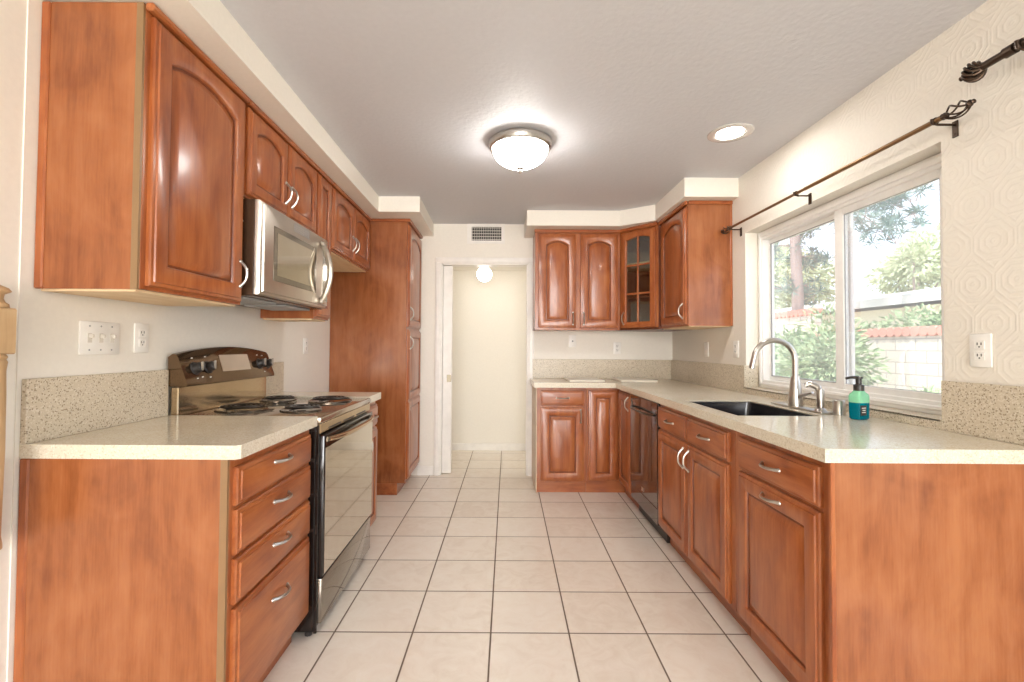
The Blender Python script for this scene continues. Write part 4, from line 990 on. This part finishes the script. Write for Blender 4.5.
def leaf(bm, p, d, n, ln, wd_):
    d = d.normalized(); s = d.cross(n).normalized() * wd_
    a = bm.verts.new(p); b = bm.verts.new(p + d * ln * 0.5 + s + n * 0.1 * ln); c = bm.verts.new(p + d * ln); e = bm.verts.new(p + d * ln * 0.5 - s + n * 0.1 * ln)
    bm.faces.new((a, b, c)); bm.faces.new((a, c, e))
def rv(rng):
    while True:
        v = V3((rng.uniform(-1, 1), rng.uniform(-1, 1), rng.uniform(-1, 1)))
        if 0.05 < v.length < 1: return v
def bush(name, label, cat, c, rad, n, ln, m, seed, lumps=9, trunk=0.03, base=-0.2, droop=0.2, group=None):
    rng = random.Random(seed)
    t = thing(name, label, cat, (c[0], c[1], base), group)
    cs = [(V3(c) + V3((rv(rng).x * rad[0] * 0.6, rv(rng).y * rad[1] * 0.6, rv(rng).z * rad[2] * 0.65)), rng.uniform(0.35, 0.55)) for _ in range(lumps)]
    bm = bmesh.new()
    for k in range(n):
        cc, s = rng.choice(cs); v = rv(rng).normalized() * rng.uniform(0.55, 1.0)
        p = cc + V3((v.x * rad[0] * s, v.y * rad[1] * s, v.z * rad[2] * s))
        if p.z < base + 0.05: continue
        d = (v.normalized() + rv(rng) * 0.8 + V3((0, 0, -droop)))
        leaf(bm, p, d, rv(rng).normalized(), ln * rng.uniform(0.7, 1.3), ln * 0.2)
    obj('foliage', bm, m, t)
    bm = bmesh.new()
    for cc, s in cs[:7]:
        b0 = V3((c[0] + rng.uniform(-1, 1) * trunk * 2, c[1] + rng.uniform(-1, 1) * trunk * 2, base))
        mid = b0.lerp(cc, 0.55) + rv(rng) * 0.08 * rad[0]
        tube(bm, [b0, mid, cc], [trunk, trunk * 0.7, trunk * 0.3], 6)
    obj('stems', bm, bark, t)
    return t
bush('garden_bush', 'tall leafy green bush growing right outside the window middle', 'bush', (4.9, 6.95, 0.70), (0.85, 0.85, 1.20), 7500, 0.115, leaf_bush, 3, 18, group='garden bushes')
bush('garden_bush', 'lower spreading bush in front of the block wall, right pane', 'bush', (5.2, 5.5, 0.15), (0.6, 0.5, 0.62), 3500, 0.105, leaf_bush, 7, 12, group='garden bushes')
bush('garden_bush', 'bush filling the lower left pane behind the faucet', 'bush', (5.5, 8.8, 0.55), (0.8, 0.9, 1.25), 5500, 0.12, leaf_bush, 11, 14, group='garden bushes')
bush('leafy_tree', 'pale green tree rising over the roof in the right pane', 'tree', (22.5, 24.8, 5.7), (2.9, 2.9, 2.1), 5000, 0.34, leaf_far, 21, 14, 0.14, group='pale leafy trees')
bush('leafy_tree', 'pale green tree standing behind the tall block wall, left pane', 'tree', (17.0, 27.6, 5.2), (3.4, 2.4, 3.0), 6000, 0.36, leaf_far, 25, 14, 0.14, group='pale leafy trees')
bush('hedge', 'light hedge between the block wall and the neighbouring house', 'hedge', (10.0, 11.2, 1.3), (0.8, 2.8, 1.1), 6500, 0.16, leaf_bush, 29, 18, 0.05)

rng = random.Random(5)
t = thing('pine_tree', 'tall pine with a bare trunk and drooping needle branches', 'tree', (9.6, 15.0, -0.2))
bm = bmesh.new(); tube(bm, [(9.6, 15.0, -0.2), (9.65, 15.0, 3.0), (9.55, 15.05, 6.0), (9.6, 15.0, 9.5)], [0.22, 0.17, 0.14, 0.08], 12)
obj('trunk', bm, bark, t)
bb, nn = bmesh.new(), bmesh.new()
def branch(p0, p1, sag, tufts, r=0.04, tr=0.34, spread=0.55):
    p0, p1 = V3(p0), V3(p1); pts = []
    for k in range(9):
        s = k / 8; pts.append(p0.lerp(p1, s) + V3((0, 0, sag * math.sin(PI * s))))
    tube(bb, pts, [r * (1 - 0.8 * k / 8) for k in range(9)], 6)
    for k in range(tufts):
        s = rng.uniform(0.25, 1.0); c = p0.lerp(p1, s) + V3((0, 0, sag * math.sin(PI * s))) + rv(rng) * spread
        tube(bb, [p0.lerp(p1, s) + V3((0, 0, sag * math.sin(PI * s))), c], [0.012, 0.006], 4)
        for q in range(26):
            d = rv(rng) + V3((0, 0, 0.25)); leaf(nn, c, d, rv(rng).normalized(), tr * rng.uniform(0.6, 1.1), 0.014)
branch((9.6, 15, 5.4), (10.8, 12.9, 4.6), 0.35, 26)
branch((9.6, 15, 6.1), (11.6, 13.2, 5.7), 0.3, 26)
branch((9.6, 15, 6.0), (10.4, 12.0, 3.9), 0.6, 30)
branch((9.6, 15, 6.2), (11.2, 12.4, 4.9), 0.4, 34)
branch((9.6, 15, 6.4), (11.4, 12.6, 5.3), 0.4, 30)
branch((9.6, 15, 4.6), (8.2, 16.0, 4.0), 0.3, 18)
branch((9.6, 15, 3.4), (7.9, 14.9, 3.5), -0.25, 14)
branch((9.6, 15, 5.2), (10.9, 16.8, 5.2), 0.3, 22)
branch((9.6, 15, 4.1), (10.6, 15.6, 3.9), 0.3, 16)
branch((9.6, 15, 6.6), (8.4, 15.3, 6.4), 0.3, 22)
branch((9.6, 15, 3.2), (10.4, 15.2, 3.0), 0.2, 10)
obj('branches', bb, bark, t); obj('needles', nn, leaf_pine, t)
